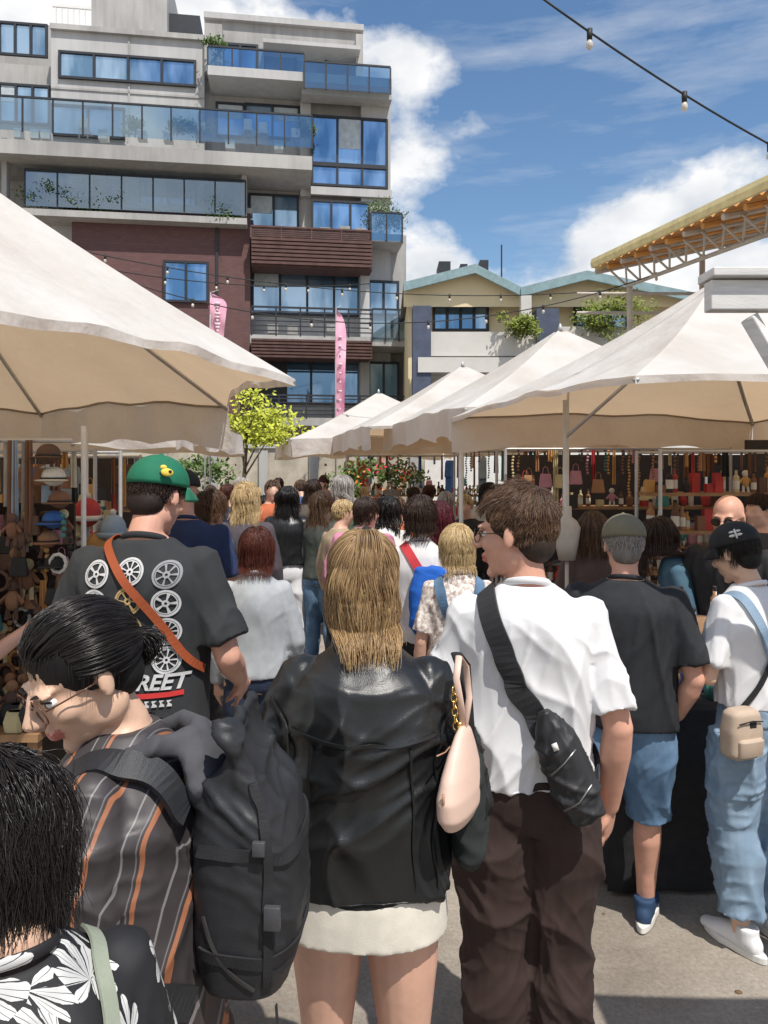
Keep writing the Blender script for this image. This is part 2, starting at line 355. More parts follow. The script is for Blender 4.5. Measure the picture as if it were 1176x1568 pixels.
def cap(pr,mt,brim=None,tilt=0,yaw=0,brimlen=.075,logo=None,r=1.0,ly=.75,bow=False):
    HM=pr['HM']@M.Translation((0,-.012,.045))@M.Rotation(yaw,4,'Z')@M.Rotation(-tilt,4,'X'); mb=MB(); nu=36;nv=12;vs=[];fs=[]
    for i in range(nv+1):
        ph=(math.pi/2+.12)*i/nv
        for j in range(nu):
            th=6.28318*j/nu; g=1+.012*abs(math.sin(th*3)); vs.append(HM@V((.0865*r*math.sin(ph)*math.cos(th)*g,.103*r*math.sin(ph)*math.sin(th)*g,.088*r*math.cos(ph))))
    for i in range(nv):
        for j in range(nu):
            a=i*nu+j;b=i*nu+(j+1)%nu; fs.append((a,a+nu,b+nu,b))
    mb.add(vs,fs); mb.ell((0,0,.088*r),(.008,.008,.005),mat=HM)
    bv=[];bf=[];n=20;m_=6
    for i in range(m_+1):
        for j in range(n+1):
            a=math.pi*(.12+.76*j/n); x0=.086*r*math.cos(a);y0=.102*r*math.sin(a); t=i/m_
            xx=x0*(1-.06*t); yy=y0+t*brimlen*math.sin(math.pi*j/n)**.45; bv.append((xx,yy,-.008-.02*t*t-4.2*xx*xx*t))
    for i in range(m_):
        for j in range(n): bf.append((i*(n+1)+j,i*(n+1)+j+1,(i+1)*(n+1)+j+1,(i+1)*(n+1)+j))
    mb.add([HM@V(p) for p in bv],bf,1)
    o=mb.obj('cap',[mt,brim or mt],pr['E']); sd=o.modifiers.new('s','SOLIDIFY'); sd.thickness=.003
    if logo:
        Q=HM@M.Rotation(ly,4,'Z'); lb=MB()
        if bow:
            for s in(-1,1): lb.ell((s*.014,-.095*r,.02),(.013,.012,.006),0,Q@M.Translation((0,0,0))@M.Rotation(0,4,'Y')); lb.ell((s*.012,-.093*r,.036),(.012,.012,.005),0,Q)
            lb.tube([(0,-.105*r,.045),(0,-.108*r,.005)],.004,0,mat=Q,n=6)
        else: lb.ell((0,-.106*r,.025),(.02,.006,.013),0,Q); lb.ell((-.012,-.104*r,.04),(.011,.006,.008),0,Q); lb.ell((.008,-.11*r,.028),(.006,.005,.005),1,Q)
        lb.obj('cap_logo',logo,pr['E'])
def ribbon(pr,pts,width,m,name='strap',off=.006,th=.004,snap=True,bvh=None):
    P=[V(p)*pr['k'] for p in pts]; Q=[]
    for i in range(len(P)-1):
        p0=P[max(i-1,0)];p1=P[i];p2=P[i+1];p3=P[min(i+2,len(P)-1)]
        for j in range(8):
            t=j/8; Q.append(.5*((2*p1)+(p2-p0)*t+(2*p0-5*p1+4*p2-p3)*t*t+(3*p1-p0-3*p2+p3)*t**3))
    Q.append(P[-1]); bv=bvh or pr['bvh']; NN=[]
    for i,q in enumerate(Q):
        c,n,_,_=bv.find_nearest(q)
        if snap: Q[i]=c+n*off
        NN.append(n)
    for _ in range(3):
        Q=[Q[0]]+[(Q[i-1]+Q[i]*2+Q[i+1])/4 for i in range(1,len(Q)-1)]+[Q[-1]]
        NN=[NN[0]]+[(NN[i-1]+NN[i]+NN[i+1]).normalized() for i in range(1,len(NN)-1)]+[NN[-1]]
    mb=MB();vs=[];fs=[]
    for i,q in enumerate(Q):
        t=(Q[min(i+1,len(Q)-1)]-Q[max(i-1,0)]).normalized(); n=NN[i]; s=t.cross(n).normalized()*width/2; u=n*th
        vs+=[q-s,q+s,q+s+u,q-s+u]
    for i in range(len(Q)-1):
        a=i*4
        for j in range(4): fs.append((a+j,a+(j+1)%4,a+4+(j+1)%4,a+4+j))
    mb.add(vs,fs); return mb.obj(name,[m],pr['E'],False)
def decal(pr,vs2,fs,cx,cz,s,mats,mi,mb,off=.003):
    out=[];bv=pr['bvh']
    for a,b in vs2:
        h=bv.ray_cast(V((cx+a*s,-1,cz+b*s)),V((0,1,0)))
        if h[0] is None: return
        out.append((h[0].x,h[0].y-off,h[0].z))
    mb.add(out,fs,mi)
def blob(mb,vox,m,name,parent,it=3,amp=0,seed=1,lam=.12,stretch=(1,1,1),mask=None):
    me=remesh(mb,vox,it)
    if amp: folds(me,amp,seed,lam,stretch,mask=mask)
    me.materials.append(m); return link(name,me,parent)
def bvh_of(o): return BVHTree.FromPolygons([v.co for v in o.data.vertices],[tuple(p.vertices) for p in o.data.polygons])

# ================================================================ FOREGROUND PEOPLE
# --- woman in leather jacket
p=person('woman_in_leather_jacket',-.045,1.74,yaw=-.06,h=1.70,w=1.0,fem=True,top=LEA,sleeve='long',hem=.94,loose=.036,boxy=.75,tf=.023,lam=.17,fst=(1,1,.7),
   bot=cl((.66,.62,.54)),btype='skirt',bhem=.835,bl=.012,bf=.005,vox=.007,shoe=WHT,head=(.22,.15,0),armL=((-.25,.02,1.12),(-.19,.2,1.0)),armR=((.25,.02,1.13),(.19,.2,1.05)),seed=21,collar=False)
ribbon(p,[(-.17,-.1,1.315),(-.1,-.15,1.305),(0,-.16,1.3),(.1,-.15,1.305),(.17,-.1,1.315)],.007,LEA,'yoke_seam',off=.001,th=.005)
for s in(-1,1):
    ribbon(p,[(s*.205,-.03,1.37),(s*.19,-.1,1.3),(s*.18,-.1,1.2),(s*.175,-.1,1.05),(s*.175,-.1,.97)],.006,LEA,'side_seam',off=.001)
    ribbon(p,[(s*.115,-.14,1.29),(s*.125,-.15,1.15),(s*.13,-.15,.98)],.005,LEA,'back_seam',off=.001)
mb=MB(); mb.loft([(.89,0,0,.165,.13),(.905,0,0,.172,.137),(.95,0,0,.175,.14),(.965,0,0,.18,.146)]); mb.scale(p['k']); me=remesh(mb,.007,2); me.materials.append(BLK); link('rib_hem',me,p['E'])
mb=MB(); mb.tube([(-.07,.03,1.49),(-.055,-.05,1.495),(0,-.078,1.495),(.055,-.05,1.495),(.07,.03,1.49)],[(.015,.027)]*5,n=12,up=(0,0,1)); mb.scale(p['k']); blob(mb,.006,LEA,'jacket_collar',p['E'],2)
hair(p,'long_hair',H_DBL,n=3800,length=.165,npt=16,crown=(0,-.4,.9),lift=.008,wild=.05,curl=.007,fold=8,g0=.15,g1=.85,rad=.0008,seed=4,ycol=-.1,fz=.45,zmax=.4,jit=.2,pinch=.1,phr=.5,phc=4)
hair_tied(p,'half_up_hair',H_DBL,(0.03,-.5,.87),n=3400,tail='half',ntail=1700,tl=.265,seed=5,rad=.0008,lift=.008,tw=.021,out_=.04,wav=.012,zl=.0)
mb=MB(); td=np.array((0.03,-.5,.87)); tb=HC+td/np.linalg.norm(td)*HR*1.22; mb.ell(tuple(tb),(.015,.013,.013),mat=p['HM']); blob(mb,.004,BLK,'hair_tie',p['E'],2,.002,lam=.01)
PNK=mat('pink_leather',(.7,.5,.41),.45,.03,8,.1,400); PIP=mat('tan_piping',(.42,.24,.16),.5)
e=empty('shoulder_bag',(0.165,1.63,0),-.45)
mb=MB(); mb.loft([(1.085,0,.0,.008,.03),(1.092,0,0,.022,.07),(1.12,0,0,.034,.095),(1.16,0,0,.034,.1),(1.2,0,.005,.028,.088),(1.24,0,.012,.02,.066),(1.275,0,.02,.012,.04),(1.29,0,.022,.006,.02)],e=2.4)
blob(mb,.005,PNK,'bag_body',e,2); mb=MB()
mb.tube([(0,.1*math.cos(t),1.185-.104*math.sin(t)) for t in [i*3.14159/20 for i in range(21)]],[.003]*21,0,n=6); mb.tube([(-.03,-.06,1.245),(-.034,0,1.232),(-.03,.07,1.245)],.0018,0,n=6); mb.obj('bag_piping',[PIP],e)
mb=MB(); mb.tube([(0,.022,1.285),(-.002,.01,1.34),(-.005,-.01,1.4),(-.01,.02,1.44),(-.008,.06,1.41),(0,.06,1.34),(0,.03,1.285)],[(.003,.008)]*7,n=8); mb.obj('bag_strap',[PNK],e)
mb=MB()
for i in range(6):
    B=M.Translation((-.014,.012-.003*i,1.29+.016*i))@M.Rotation(1.57*(i%2),4,'Z')@M.Rotation(1.57,4,'X')
    ps=[B@V((.007*math.cos(a*.785),.011*math.sin(a*.785),0)) for a in range(9)]; mb.tube(ps,.002,n=6)
mb.ell((-.008,.02,1.29),.009); mb.obj('gold_chain',[GOLD],e)
e=empty('dark_tote_bag',(0.2,1.76,0),-.1); mb=MB(); mb.loft([(.95,0,0,.02,.08),(.98,0,0,.04,.12),(1.1,0,0,.045,.13),(1.2,0,0,.03,.11),(1.24,0,0,.015,.09)],e=2.8); blob(mb,.008,cl((.02,.025,.024)),'bag_body',e,2,.008,4,.1)
mb=MB(); mb.tube([(0,-.08,1.22),(-.01,-.05,1.38),(-.03,0,1.42),(-.01,.05,1.38),(0,.08,1.22)],[(.004,.014)]*5,n=8); mb.obj('bag_strap',[BLK],e)
# --- man in white t-shirt
p=person('man_in_white_tshirt',.40,2.1,yaw=-.12,h=1.80,w=.94,skin=SKR,top=WHT,hem=.965,loose=.02,boxy=.6,tf=.025,lam=.17,fst=(1,1,.6),bot=mat('brown_trousers',(.035,.02,.017),.85,.15,14,.3,500),btype='pants',bl=.034,bf=.014,
   legs={-1:((-.082,.0,.5),(-.085,0,.085)),1:((.085,.02,.5),(.09,.02,.085))},
   shoe=WHT,vox=.0065,face=True,head=(1.2,.1,.0),armR=((.235,-.03,1.12),(.225,.05,.87)),armL=((-.24,.03,1.12),(-.17,.24,1.03)),seed=33,hs=1.05)
hair(p,'tousled_hair',H_BRN,n=8000,length=.045,npt=8,crown=(0,-.5,.8),lift=.008,wild=.2,curl=.002,g0=.0,g1=.25,rad=.00075,seed=8,fz=.55,sidelen=.3,clump=1.3,scl=(1,1,1.02))
ribbon(p,[(-.1,.1,1.4),(-.105,.03,1.465),(-.1,-.04,1.45),(-.075,-.13,1.34),(-.03,-.15,1.23),(.03,-.15,1.14),(.07,-.15,1.08)],.058,NYL,'bag_strap',off=.006,th=.008)
ribbon(p,[(.15,-.1,.99),(.2,.0,1.0),(.16,.12,1.1),(.0,.16,1.3),(-.1,.1,1.42)],.035,NYL,'bag_strap_front',off=.006)
e=p['E']; mb=MB(); B=M.Translation((.095,-.17,1.07))@M.Rotation(-.38,4,'Y')
mb.tube([(0,0,.175),(0,0,.13),(0,0,.05),(0,0,-.05),(0,0,-.11),(0,0,-.13)],[(.02,.02),(.045,.03),(.06,.042),(.062,.046),(.05,.038),(.022,.02)],mat=B,n=20,up=(0,1,0))
blob(mb,.005,NYL,'sling_bag',e,2,.009,6,.08)
mb=MB(); mb.tube([(-.045,-.046,-.06),(0,-.052,-.05),(.045,-.046,-.02)],.0025,0,mat=B,n=6); mb.tube([(-.04,-.038,.03),(0,-.046,.05),(.04,-.036,.07)],.0025,0,mat=B,n=6)
mb.box((-.005,-.043,.095),(.014,.006,.018),1,B); mb.obj('sling_bag_zips',[mat('zip_metal',(.3,.3,.3),.3,metal=.9),RUB],e)
def glasses(pr,m,lens=None,r=.021,asp=.85,dark=False):
    mb=MB(); HM=pr['HM']
    for s in(-1,1):
        ps=[(s*.032+r*math.cos(a*.3927),.096-.25*abs(r*math.cos(a*.3927)*s+.0)*.3,.001+r*asp*math.sin(a*.3927)) for a in range(17)]; mb.tube(ps,.0014,mat=HM,n=6)
        mb.tube([(s*.053,.09,.006),(s*.072,.04,.006),(s*.082,-.01,.004)],.0015,mat=HM,n=6)
        if dark: mb.ell((s*.032,.093,.001),(r,.003,r*asp),1,HM)
    mb.tube([(-.011,.097,.004),(0,.102,.008),(.011,.097,.004)],.0013,mat=HM,n=6)
    mb.obj('glasses',[m,lens or m],pr['E'])
glasses(p,IRIS)
# --- woman with glasses and backpack
def stripemat():
    m,nt,b=nodes('striped_shirt'); tc=N(nt,'ShaderNodeTexCoord'); sx=N(nt,'ShaderNodeSeparateXYZ'); nt.links.new(tc.outputs['Object'],sx.inputs[0])
    a=N(nt,'ShaderNodeMath',operation='MULTIPLY_ADD'); a.inputs[1].default_value=.12; nt.links.new(sx.outputs['X'],a.inputs[0]); nt.links.new(sx.outputs['Y'],a.inputs[2])
    a2=N(nt,'ShaderNodeMath',operation='MULTIPLY_ADD'); a2.inputs[1].default_value=.12; nt.links.new(sx.outputs['Z'],a2.inputs[0]); nt.links.new(a.outputs[0],a2.inputs[2])
    q=N(nt,'ShaderNodeMath',operation='MULTIPLY'); q.inputs[1].default_value=17; nt.links.new(a2.outputs[0],q.inputs[0])
    f=N(nt,'ShaderNodeMath',operation='FRACT'); nt.links.new(q.outputs[0],f.inputs[0])
    cr=N(nt,'ShaderNodeValToRGB'); cr.color_ramp.interpolation='CONSTANT'; e=cr.color_ramp.elements; e[0].color=(.045,.038,.04,1); e[1].position=.3; e[1].color=(.33,.13,.065,1)
    for po,c in((.4,(.045,.038,.04,1)),(.46,(.15,.14,.14,1)),(.49,(.045,.038,.04,1)),(.75,(.2,.19,.19,1)),(.79,(.045,.038,.04,1))):
        x=e.new(po); x.color=c
    nt.links.new(f.outputs[0],cr.inputs[0]); nt.links.new(cr.outputs[0],b.inputs['Base Color']); b.inputs['Roughness'].default_value=.5; return m
STR=stripemat()
p=person('woman_with_glasses',-.425,1.36,yaw=1.5,h=1.63,w=1.0,fem=True,skin=SKA,top=STR,sleeve='long',hem=.8,loose=.03,boxy=.9,tf=.02,lam=.15,fst=(1,1,.7),bot=BLK,vox=.006,face=True,
   head=(.85,.5,0),lean=.05,armL=((-.24,.03,1.1),(-.15,.28,1.05)),armR=((.24,.03,1.1),(.13,.26,1.1)),shoe=BLK,seed=17,hs=1.06,collar=False)
hair(p,'tied_back_hair',H_BLK,n=900,length=.04,npt=6,wild=.06,rad=.0006,seed=2,fz=.55,lift=.004)
hair_tied(p,'bun_hair',H_BLK,(0,-.93,-.3),n=6500,ntail=900,tl=.06,seed=9,rad=.0009,lift=.010,fz=.55,tw=.016,out_=.03)
glasses(p,mat('brown_frame',(.12,.05,.03),.3),r=.025,asp=.9)
HOOD=cl((.07,.07,.078),.9); mb=MB(); mb.tube([(-.06,.1,1.4),(-.085,.03,1.45),(-.08,-.04,1.475),(-.04,-.085,1.475),(0,-.1,1.47),(.04,-.085,1.475),(.08,-.04,1.475),(.085,.03,1.45),(.06,.1,1.4)],[(.006,.012),(.014,.018),(.02,.022),(.026,.027),(.03,.032),(.026,.027),(.02,.022),(.014,.018),(.006,.012)],n=14,up=(0,0,1))
mb.loft([(1.33,0,-.12,.03,.012),(1.36,0,-.125,.075,.025),(1.41,0,-.12,.1,.035),(1.46,0,-.105,.085,.035),(1.48,0,-.1,.06,.025)]); mb.scale(p['k']); blob(mb,.006,HOOD,'hood',p['E'],4,.006,3,.11)
e=p['E']; mb=MB()
mb.loft([(1.03,0,-.2,.09,.05),(1.05,0,-.205,.125,.08),(1.14,0,-.21,.135,.098),(1.3,0,-.205,.132,.098),(1.37,0,-.2,.125,.085),(1.42,0,-.195,.115,.055),(1.46,0,-.195,.11,.028),(1.49,0,-.19,.115,.016),(1.515,0,-.185,.118,.013)],e=3.4)
mb.tube([(-.115,-.182,1.515),(.115,-.182,1.515)],.017); mb.scale(p['k']); bo=blob(mb,.006,NYL,'backpack',e,2,.02,4,.13,(1,1,1.4),mask=lambda co:np.clip((co[:,2]-1.15)*4,.22,1))
bp={'bvh':bvh_of(bo),'E':e,'k':p['k']}
ribbon(bp,[(-.14,-.12,1.32),(-.15,-.2,1.315),(-.13,-.3,1.3),(0,-.32,1.3),(.13,-.3,1.31)],.02,BLK,'compression_strap',off=.001)
ribbon(bp,[(-.14,-.12,1.13),(-.15,-.2,1.125),(-.13,-.3,1.12),(0,-.32,1.12),(.13,-.3,1.12)],.02,BLK,'compression_strap',off=.001)
ribbon(bp,[(-.12,-.24,1.44),(-.14,-.26,1.38),(-.15,-.27,1.28),(-.15,-.27,1.16),(-.14,-.27,1.07)],.016,BLK,'side_strap',off=.002)
ribbon(bp,[(-.14,-.14,1.2),(-.15,-.18,1.12),(-.14,-.24,1.07)],.005,mat('zip_dark',(.12,.12,.12),.3,metal=.7),'pocket_zip',off=.001)
mb=MB(); mb.box((-.148,-.275,1.215),(.012,.028,.04),0); mb.box((-.142,-.25,1.33),(.01,.022,.025),0); mb.tube([(-.14,-.28,1.06),(-.142,-.285,1.0),(-.14,-.285,.95)],[(.002,.007)]*3,1,n=6)
mb.scale(p['k']); mb.obj('buckles',[mat('buckle_plastic',(.06,.06,.065),.35),BLK],e,bev=.002)
for s in(-1,1): ribbon(p,[(s*.1,-.15,1.38),(s*.11,-.05,1.45),(s*.115,.04,1.43),(s*.11,.12,1.33),(s*.11,.1,1.2),(s*.15,-.03,1.1),(s*.13,-.12,1.05)],.05,NYL,'backpack_shoulder_strap',th=.01,off=.012)
# --- person with black hair, floral top (closest)
def floral():
    m,nt,b=nodes('floral_print'); L=nt.links.new; tc=N(nt,'ShaderNodeTexCoord')
    def mt(op,a,b_=None,c=None):
        n=N(nt,'ShaderNodeMath',operation=op)
        for i,q in enumerate((a,b_,c)):
            if q is None: continue
            if isinstance(q,(int,float)): n.inputs[i].default_value=q
            else: L(q,n.inputs[i])
        return n.outputs[0]
    sc_=13.; v=N(nt,'ShaderNodeTexVoronoi',i_Scale=sc_,i_Randomness=.75); L(tc.outputs['Object'],v.inputs['Vector'])
    sb=N(nt,'ShaderNodeVectorMath',operation='SUBTRACT'); L(tc.outputs['Object'],sb.inputs[0]); L(v.outputs['Position'],sb.inputs[1]); sx=N(nt,'ShaderNodeSeparateXYZ'); L(sb.outputs[0],sx.inputs[0])
    ang=mt('ARCTAN2',sx.outputs['Z'],mt('ADD',sx.outputs['X'],sx.outputs['Y']))
    nz=N(nt,'ShaderNodeTexNoise',i_Scale=60.); L(tc.outputs['Object'],nz.inputs['Vector'])
    pet=mt('ABSOLUTE',mt('SINE',mt('MULTIPLY_ADD',ang,4.,nz.outputs['Fac']))); edge=mt('MULTIPLY_ADD',pet,.26,.3)
    ins=mt('LESS_THAN',v.outputs['Distance'],edge); fine=mt('ABSOLUTE',mt('SINE',mt('MULTIPLY_ADD',ang,14.,nz.outputs['Fac']))); line=mt('GREATER_THAN',mt('MULTIPLY',pet,fine),.14)
    fac=mt('MULTIPLY',ins,line); cr=N(nt,'ShaderNodeValToRGB'); cr.color_ramp.elements[0].color=(.2,.2,.22,1); cr.color_ramp.elements[1].color=(.62,.62,.6,1); L(v.outputs['Distance'],cr.inputs[0]); cr.color_ramp.elements[1].position=.5
    mx=N(nt,'ShaderNodeMix',data_type='RGBA'); mx.inputs['A'].default_value=(.012,.012,.014,1); L(fac,mx.inputs['Factor']); L(cr.outputs[0],mx.inputs['B']); L(mx.outputs['Result'],b.inputs['Base Color']); b.inputs['Roughness'].default_value=.7; return m
p=person('woman_in_floral_top',-.425,.88,yaw=.7,h=1.49,w=1.0,fem=True,skin=SKA,top=floral(),sleeve='short',hem=.8,loose=.03,boxy=.8,tf=.016,bot=BLK,vox=.008,head=(.35,.5,.1),lean=.05,shoe=BLK,seed=9,hs=1.06)
hair(p,'black_bob_hair',H_BLK,n=9000,length=.15,npt=12,crown=(0,-.2,.95),lift=.018,wild=.16,curl=.008,g0=.05,g1=.8,rad=.0008,seed=12,fz=.4,jit=.2)
ribbon(p,[(.09,.08,1.4),(.1,.0,1.45),(.1,-.07,1.4),(.08,-.13,1.28),(.04,-.15,1.1),(0,-.15,.9)],.022,cl((.28,.31,.24)),'green_bag_strap')
# --- man in green cap with wheel shirt
CH=cl((.028,.03,.032),.9)
p=person('man_in_green_cap',-.81,2.55,yaw=-.05,h=1.9,w=1.03,skin=SKR,top=CH,hem=.9,loose=.03,boxy=.9,tf=.012,bot=BLK,bl=.03,vox=.008,head=(-.35,.32,0),armR=((.265,-.02,1.13),(.25,.2,1.0)),armL=((-.265,0,1.13),(-.23,.2,1.0)),shoe=BLK,seed=40,hs=.97)
GRN=mat('green_cap_fabric',(.01,.14,.075),.8,.1,20,.3,400); cap(p,GRN,mat('cap_brim',(.03,.19,.11),.8),yaw=0,tilt=-.16,logo=[mat('logo_yellow',(.75,.55,.08),.7),BLK],r=1.07,ly=.9)
hair(p,'short_hair',H_DRK,n=1200,length=.02,npt=4,wild=.15,seed=1,rad=.0009,sidelen=.7)
def wheel(ns):
    vs=[];fs=[]
    def ring(r0,r1,n=28):
        o=len(vs)
        for i in range(n): a=i*6.28318/n; vs.extend([(r0*math.cos(a),r0*math.sin(a)),(r1*math.cos(a),r1*math.sin(a))])
        for i in range(n): j=(i+1)%n; fs.append((o+2*i,o+2*i+1,o+2*j+1,o+2*j))
    ring(.84,1.);ring(.72,.8);ring(.1,.26,12)
    for i in range(ns):
        a=i*6.28318/ns; w_=.8/ns; o=len(vs)
        vs.extend([(.22*math.cos(a-w_*1.3),.22*math.sin(a-w_*1.3)),(.22*math.cos(a+w_*1.3),.22*math.sin(a+w_*1.3)),(.76*math.cos(a+w_),.76*math.sin(a+w_)),(.76*math.cos(a-w_),.76*math.sin(a-w_))]); fs.append((o,o+1,o+2,o+3))
    return vs,fs
mb=MB(); prt=[cl((.5,.5,.5)),cl((.36,.25,.11)),cl((.26,.26,.27)),cl((.5,.03,.03))]
for r_,(row) in enumerate([(0,0,2),(0,1,0),(2,1,0),(0,1,0)]):
    for c_,ci in enumerate(row):
        vs,fs=wheel([5,9,7,11,6][(r_*3+c_)%5]); decal(p,vs,fs,-.11+.115*c_,(1.515,1.525,1.515)[c_]-.091*r_,.044,prt,ci,mb,.006)
cu=bpy.data.curves.new('t','FONT'); cu.body='STREET'; cu.size=.068; cu.align_x='CENTER'; cu.shear=.3; cu.offset=.002; cu.resolution_u=3
to=bpy.data.objects.new('t',cu); sc.collection.objects.link(to); dg=bpy.context.evaluated_depsgraph_get(); tme=bpy.data.meshes.new_from_object(to.evaluated_get(dg)); bpy.data.objects.remove(to)
for po in tme.polygons: decal(p,[(tme.vertices[i].co.x,tme.vertices[i].co.y) for i in po.vertices],[tuple(range(len(po.vertices)))],.065,1.15,1.,prt,0,mb,.008)
decal(p,[(-.12,0),(-.06,.002),(0,.004),(.06,.006),(.1,.008),(.1,-.008),(.06,-.01),(0,-.012),(-.06,-.014),(-.12,-.012)],[(0,1,8,9),(1,2,7,8),(2,3,6,7),(3,4,5,6)],.07,1.135,1,prt,3,mb,.008)
for i in range(6): decal(p,[(-.008,-.01),(.008,-.01),(.008,-.004),(-.001,.003),(.008,.01),(-.008,.01),(-.004,0)],[(0,1,2,3,4,5,6)],.02+i*.022,1.105,1,prt,0,mb,.007)
mb.obj('shirt_print',prt,p['E'],False)
ribbon(p,[(-.1,.1,1.4),(-.09,.02,1.48),(-.07,-.08,1.45),(0,-.16,1.37),(.1,-.17,1.26),(.17,-.13,1.16),(.2,-.05,1.1)],.027,mat('orange_leather_strap',(.3,.065,.02),.6),'crossbody_strap',off=.012)
# --- man in black tee and denim shorts
p=person('man_in_denim_shorts',.97,3.02,yaw=-.35,h=1.66,w=1.1,skin=SKR,top=mat('black_tee',(.018,.02,.024),.85,.2,20,.2,400),hem=.88,loose=.03,boxy=.8,tf=.016,bot=DEN,btype='pants',bhem=.47,bl=.03,bf=.013,vox=.009,
   head=(.25,.12,0),shoe=mat('navy_mesh_shoe',(.02,.05,.11),.7),armR=((.27,-.04,1.1),(.2,.02,.92)),armL=((-.27,.0,1.1),(-.21,.2,1.02)),legs={-1:((-.14,-.02,.5),(-.19,-.1,.09)),1:((.09,.06,.5),(.08,.1,.09))},seed=50)
cap(p,mat('khaki_cap_fabric',(.17,.15,.1),.85,.1,20,.3,400),tilt=.05,r=1.05); hair(p,'short_grey_hair',H_GRY,n=1000,length=.015,npt=4,wild=.15,seed=1,rad=.0009)
mb=MB()
for i in range(3): mb.box((-.148,.0+i*.026,.05),(.004,.01,.04),0,M.Translation((0,-.1,0)))
mb.obj('shoe_stripes',[RUB],p['E'],False)
# --- woman in denim overalls
p=person('woman_in_denim_overalls',1.46,2.95,yaw=.35,h=1.64,w=.93,fem=True,skin=SKA,top=WHT,hem=1.0,loose=.024,boxy=.7,tf=.017,bot=DENL,btype='pants',bl=.04,bf=.024,bhem=.14,vox=.009,head=(.25,.35,0),shoe=WHT,
   armL=((-.23,.02,1.12),(-.15,.25,1.12)),armR=((.23,.03,1.12),(.14,.25,1.1)),lean=.03,seed=61)
cap(p,BLK,tilt=.0,r=1.05,logo=[RUB,BLK],ly=-.9,bow=True,brimlen=.05); hair(p,'short_black_hair',H_BLK,n=1500,length=.06,npt=6,wild=.1,seed=1,rad=.0009)
mb=MB(); mb.loft([(.93,0,0,.16,.13),(1.02,0,0,.155,.125),(1.1,0,.005,.15,.12),(1.17,0,.01,.14,.115)]); mb.scale(p['k']); blob(mb,.01,DENL,'overall_bib',p['E'],2,.008,4)
for s in(-1,1): ribbon(p,[(s*.03,-.14,1.16),(s*.06,-.13,1.28),(s*.09,-.08,1.39),(s*.095,.0,1.44),(s*.09,.1,1.34)],.035,DENL,'overall_strap',off=.008)
ribbon(p,[(.1,.05,1.42),(.09,-.05,1.4),(0,-.14,1.28),(-.1,-.13,1.12),(-.17,-.05,.98)],.02,BLK,'bag_strap',off=.014)
mb=MB(); mb.loft([(.84,-.2,-.12,.06,.035),(.86,-.2,-.12,.08,.05),(.95,-.2,-.12,.082,.052),(1.02,-.2,-.12,.07,.045),(1.035,-.2,-.12,.05,.03)],e=3.5); mb.scale(p['k']); TAN=mat('tan_bag',(.45,.35,.27),.7,.08,20,.3,400)
blob(mb,.007,TAN,'crossbody_bag',p['E'],2); mb=MB(); mb.loft([(.86,-.2,-.16,.06,.02),(.92,-.2,-.165,.06,.022),(.93,-.2,-.16,.05,.018)],e=3.5); mb.box((-.19,-.165,.98),(.035,.01,.025),1); mb.tube([(-.26,-.17,.99),(-.2,-.178,1.0),(-.14,-.17,.99)],.003,1,n=6); mb.scale(p['k']); mb.obj('bag_pocket',[TAN,BLK],p['E'],bev=.003)
# ---------------------------------------------------------------- middle ground people
def quick(name,px,D,top_px,**k):
    """size from the measured head height above eye line"""
    hh=CAMH-(top_px-720)/1150*D; hairk=k.pop('hair',None); hk=k.pop('hairargs',{})
    p=person(name,(px-588)/1150*D,D,h=hh-.015,vox=k.pop('vox',.014),**k)
    if hairk: hair(p,'hair',hairk,**dict(dict(n=1000,length=.28,npt=10,lift=.012,wild=.1,curl=.006,rad=.0016,seed=int(px),ycol=-.1,phr=.6,phc=4),**hk))
    return p
SH=dict(length=.04,npt=5,wild=.2,ycol=None,lift=.008)
p=quick('woman_in_grey_sweater',392,3.75,803,fem=True,top=cl((.36,.38,.4)),sleeve='long',hem=.93,loose=.02,boxy=.4,bot=DKD,bl=.006,bf=.003,hair=H_RED,hairargs=dict(length=.16,n=2600,lift=.014,rad=.0012,curl=.003),head=(.0,.25,0),shoe=WHT,yaw=.1,armR=((.22,.0,1.11),(.2,.1,.92)),vox=.011)
p=quick('man_in_navy_shirt',283,4.3,718,w=1.08,top=cl((.02,.035,.09)),hem=.9,boxy=.7,bot=BLK,skin=SKR,head=(.5,.1,0),yaw=.2,shoe=BLK); cap(p,BLK,r=1.05)
p=quick('woman_in_blue_denim_shirt',322,4.9,748,fem=True,top=cl((.08,.14,.25)),sleeve='long',bot=BLK,hair=H_BRN,hairargs=dict(length=.12,lift=.018),yaw=-.6,shoe=BLK)
p=quick('woman_with_blonde_hair',376,5.6,737,fem=True,top=cl((.07,.06,.07)),sleeve='long',loose=.04,bot=BLK,hair=H_BLO,hairargs=dict(length=.2,n=1600,lift=.02),yaw=.1,shoe=BLK)
p=quick('woman_in_black_leather_jacket',440,7.0,742,fem=True,w=1.1,top=LEA,sleeve='long',loose=.035,hem=1.0,bot=WHT,bl=.03,hair=H_BLK,hairargs=dict(length=.4,n=1400),shoe=WHT)
p=quick('woman_with_auburn_hair',492,6.9,750,fem=True,top=cl((.06,.07,.06)),sleeve='long',bot=DEN,hair=H_BRN,hairargs=dict(length=.3,n=1300,lift=.02),yaw=-.4,shoe=BLK)
p=quick('woman_in_pink_shirt',556,5.6,758,fem=True,w=1.25,top=cl((.55,.22,.33)),sleeve='long',loose=.04,bot=cl((.25,.2,.16)),hair=H_DRK,hairargs=dict(length=.1,n=1300,lift=.008),head=(-.8,.1,0),yaw=-.2,shoe=BLK)
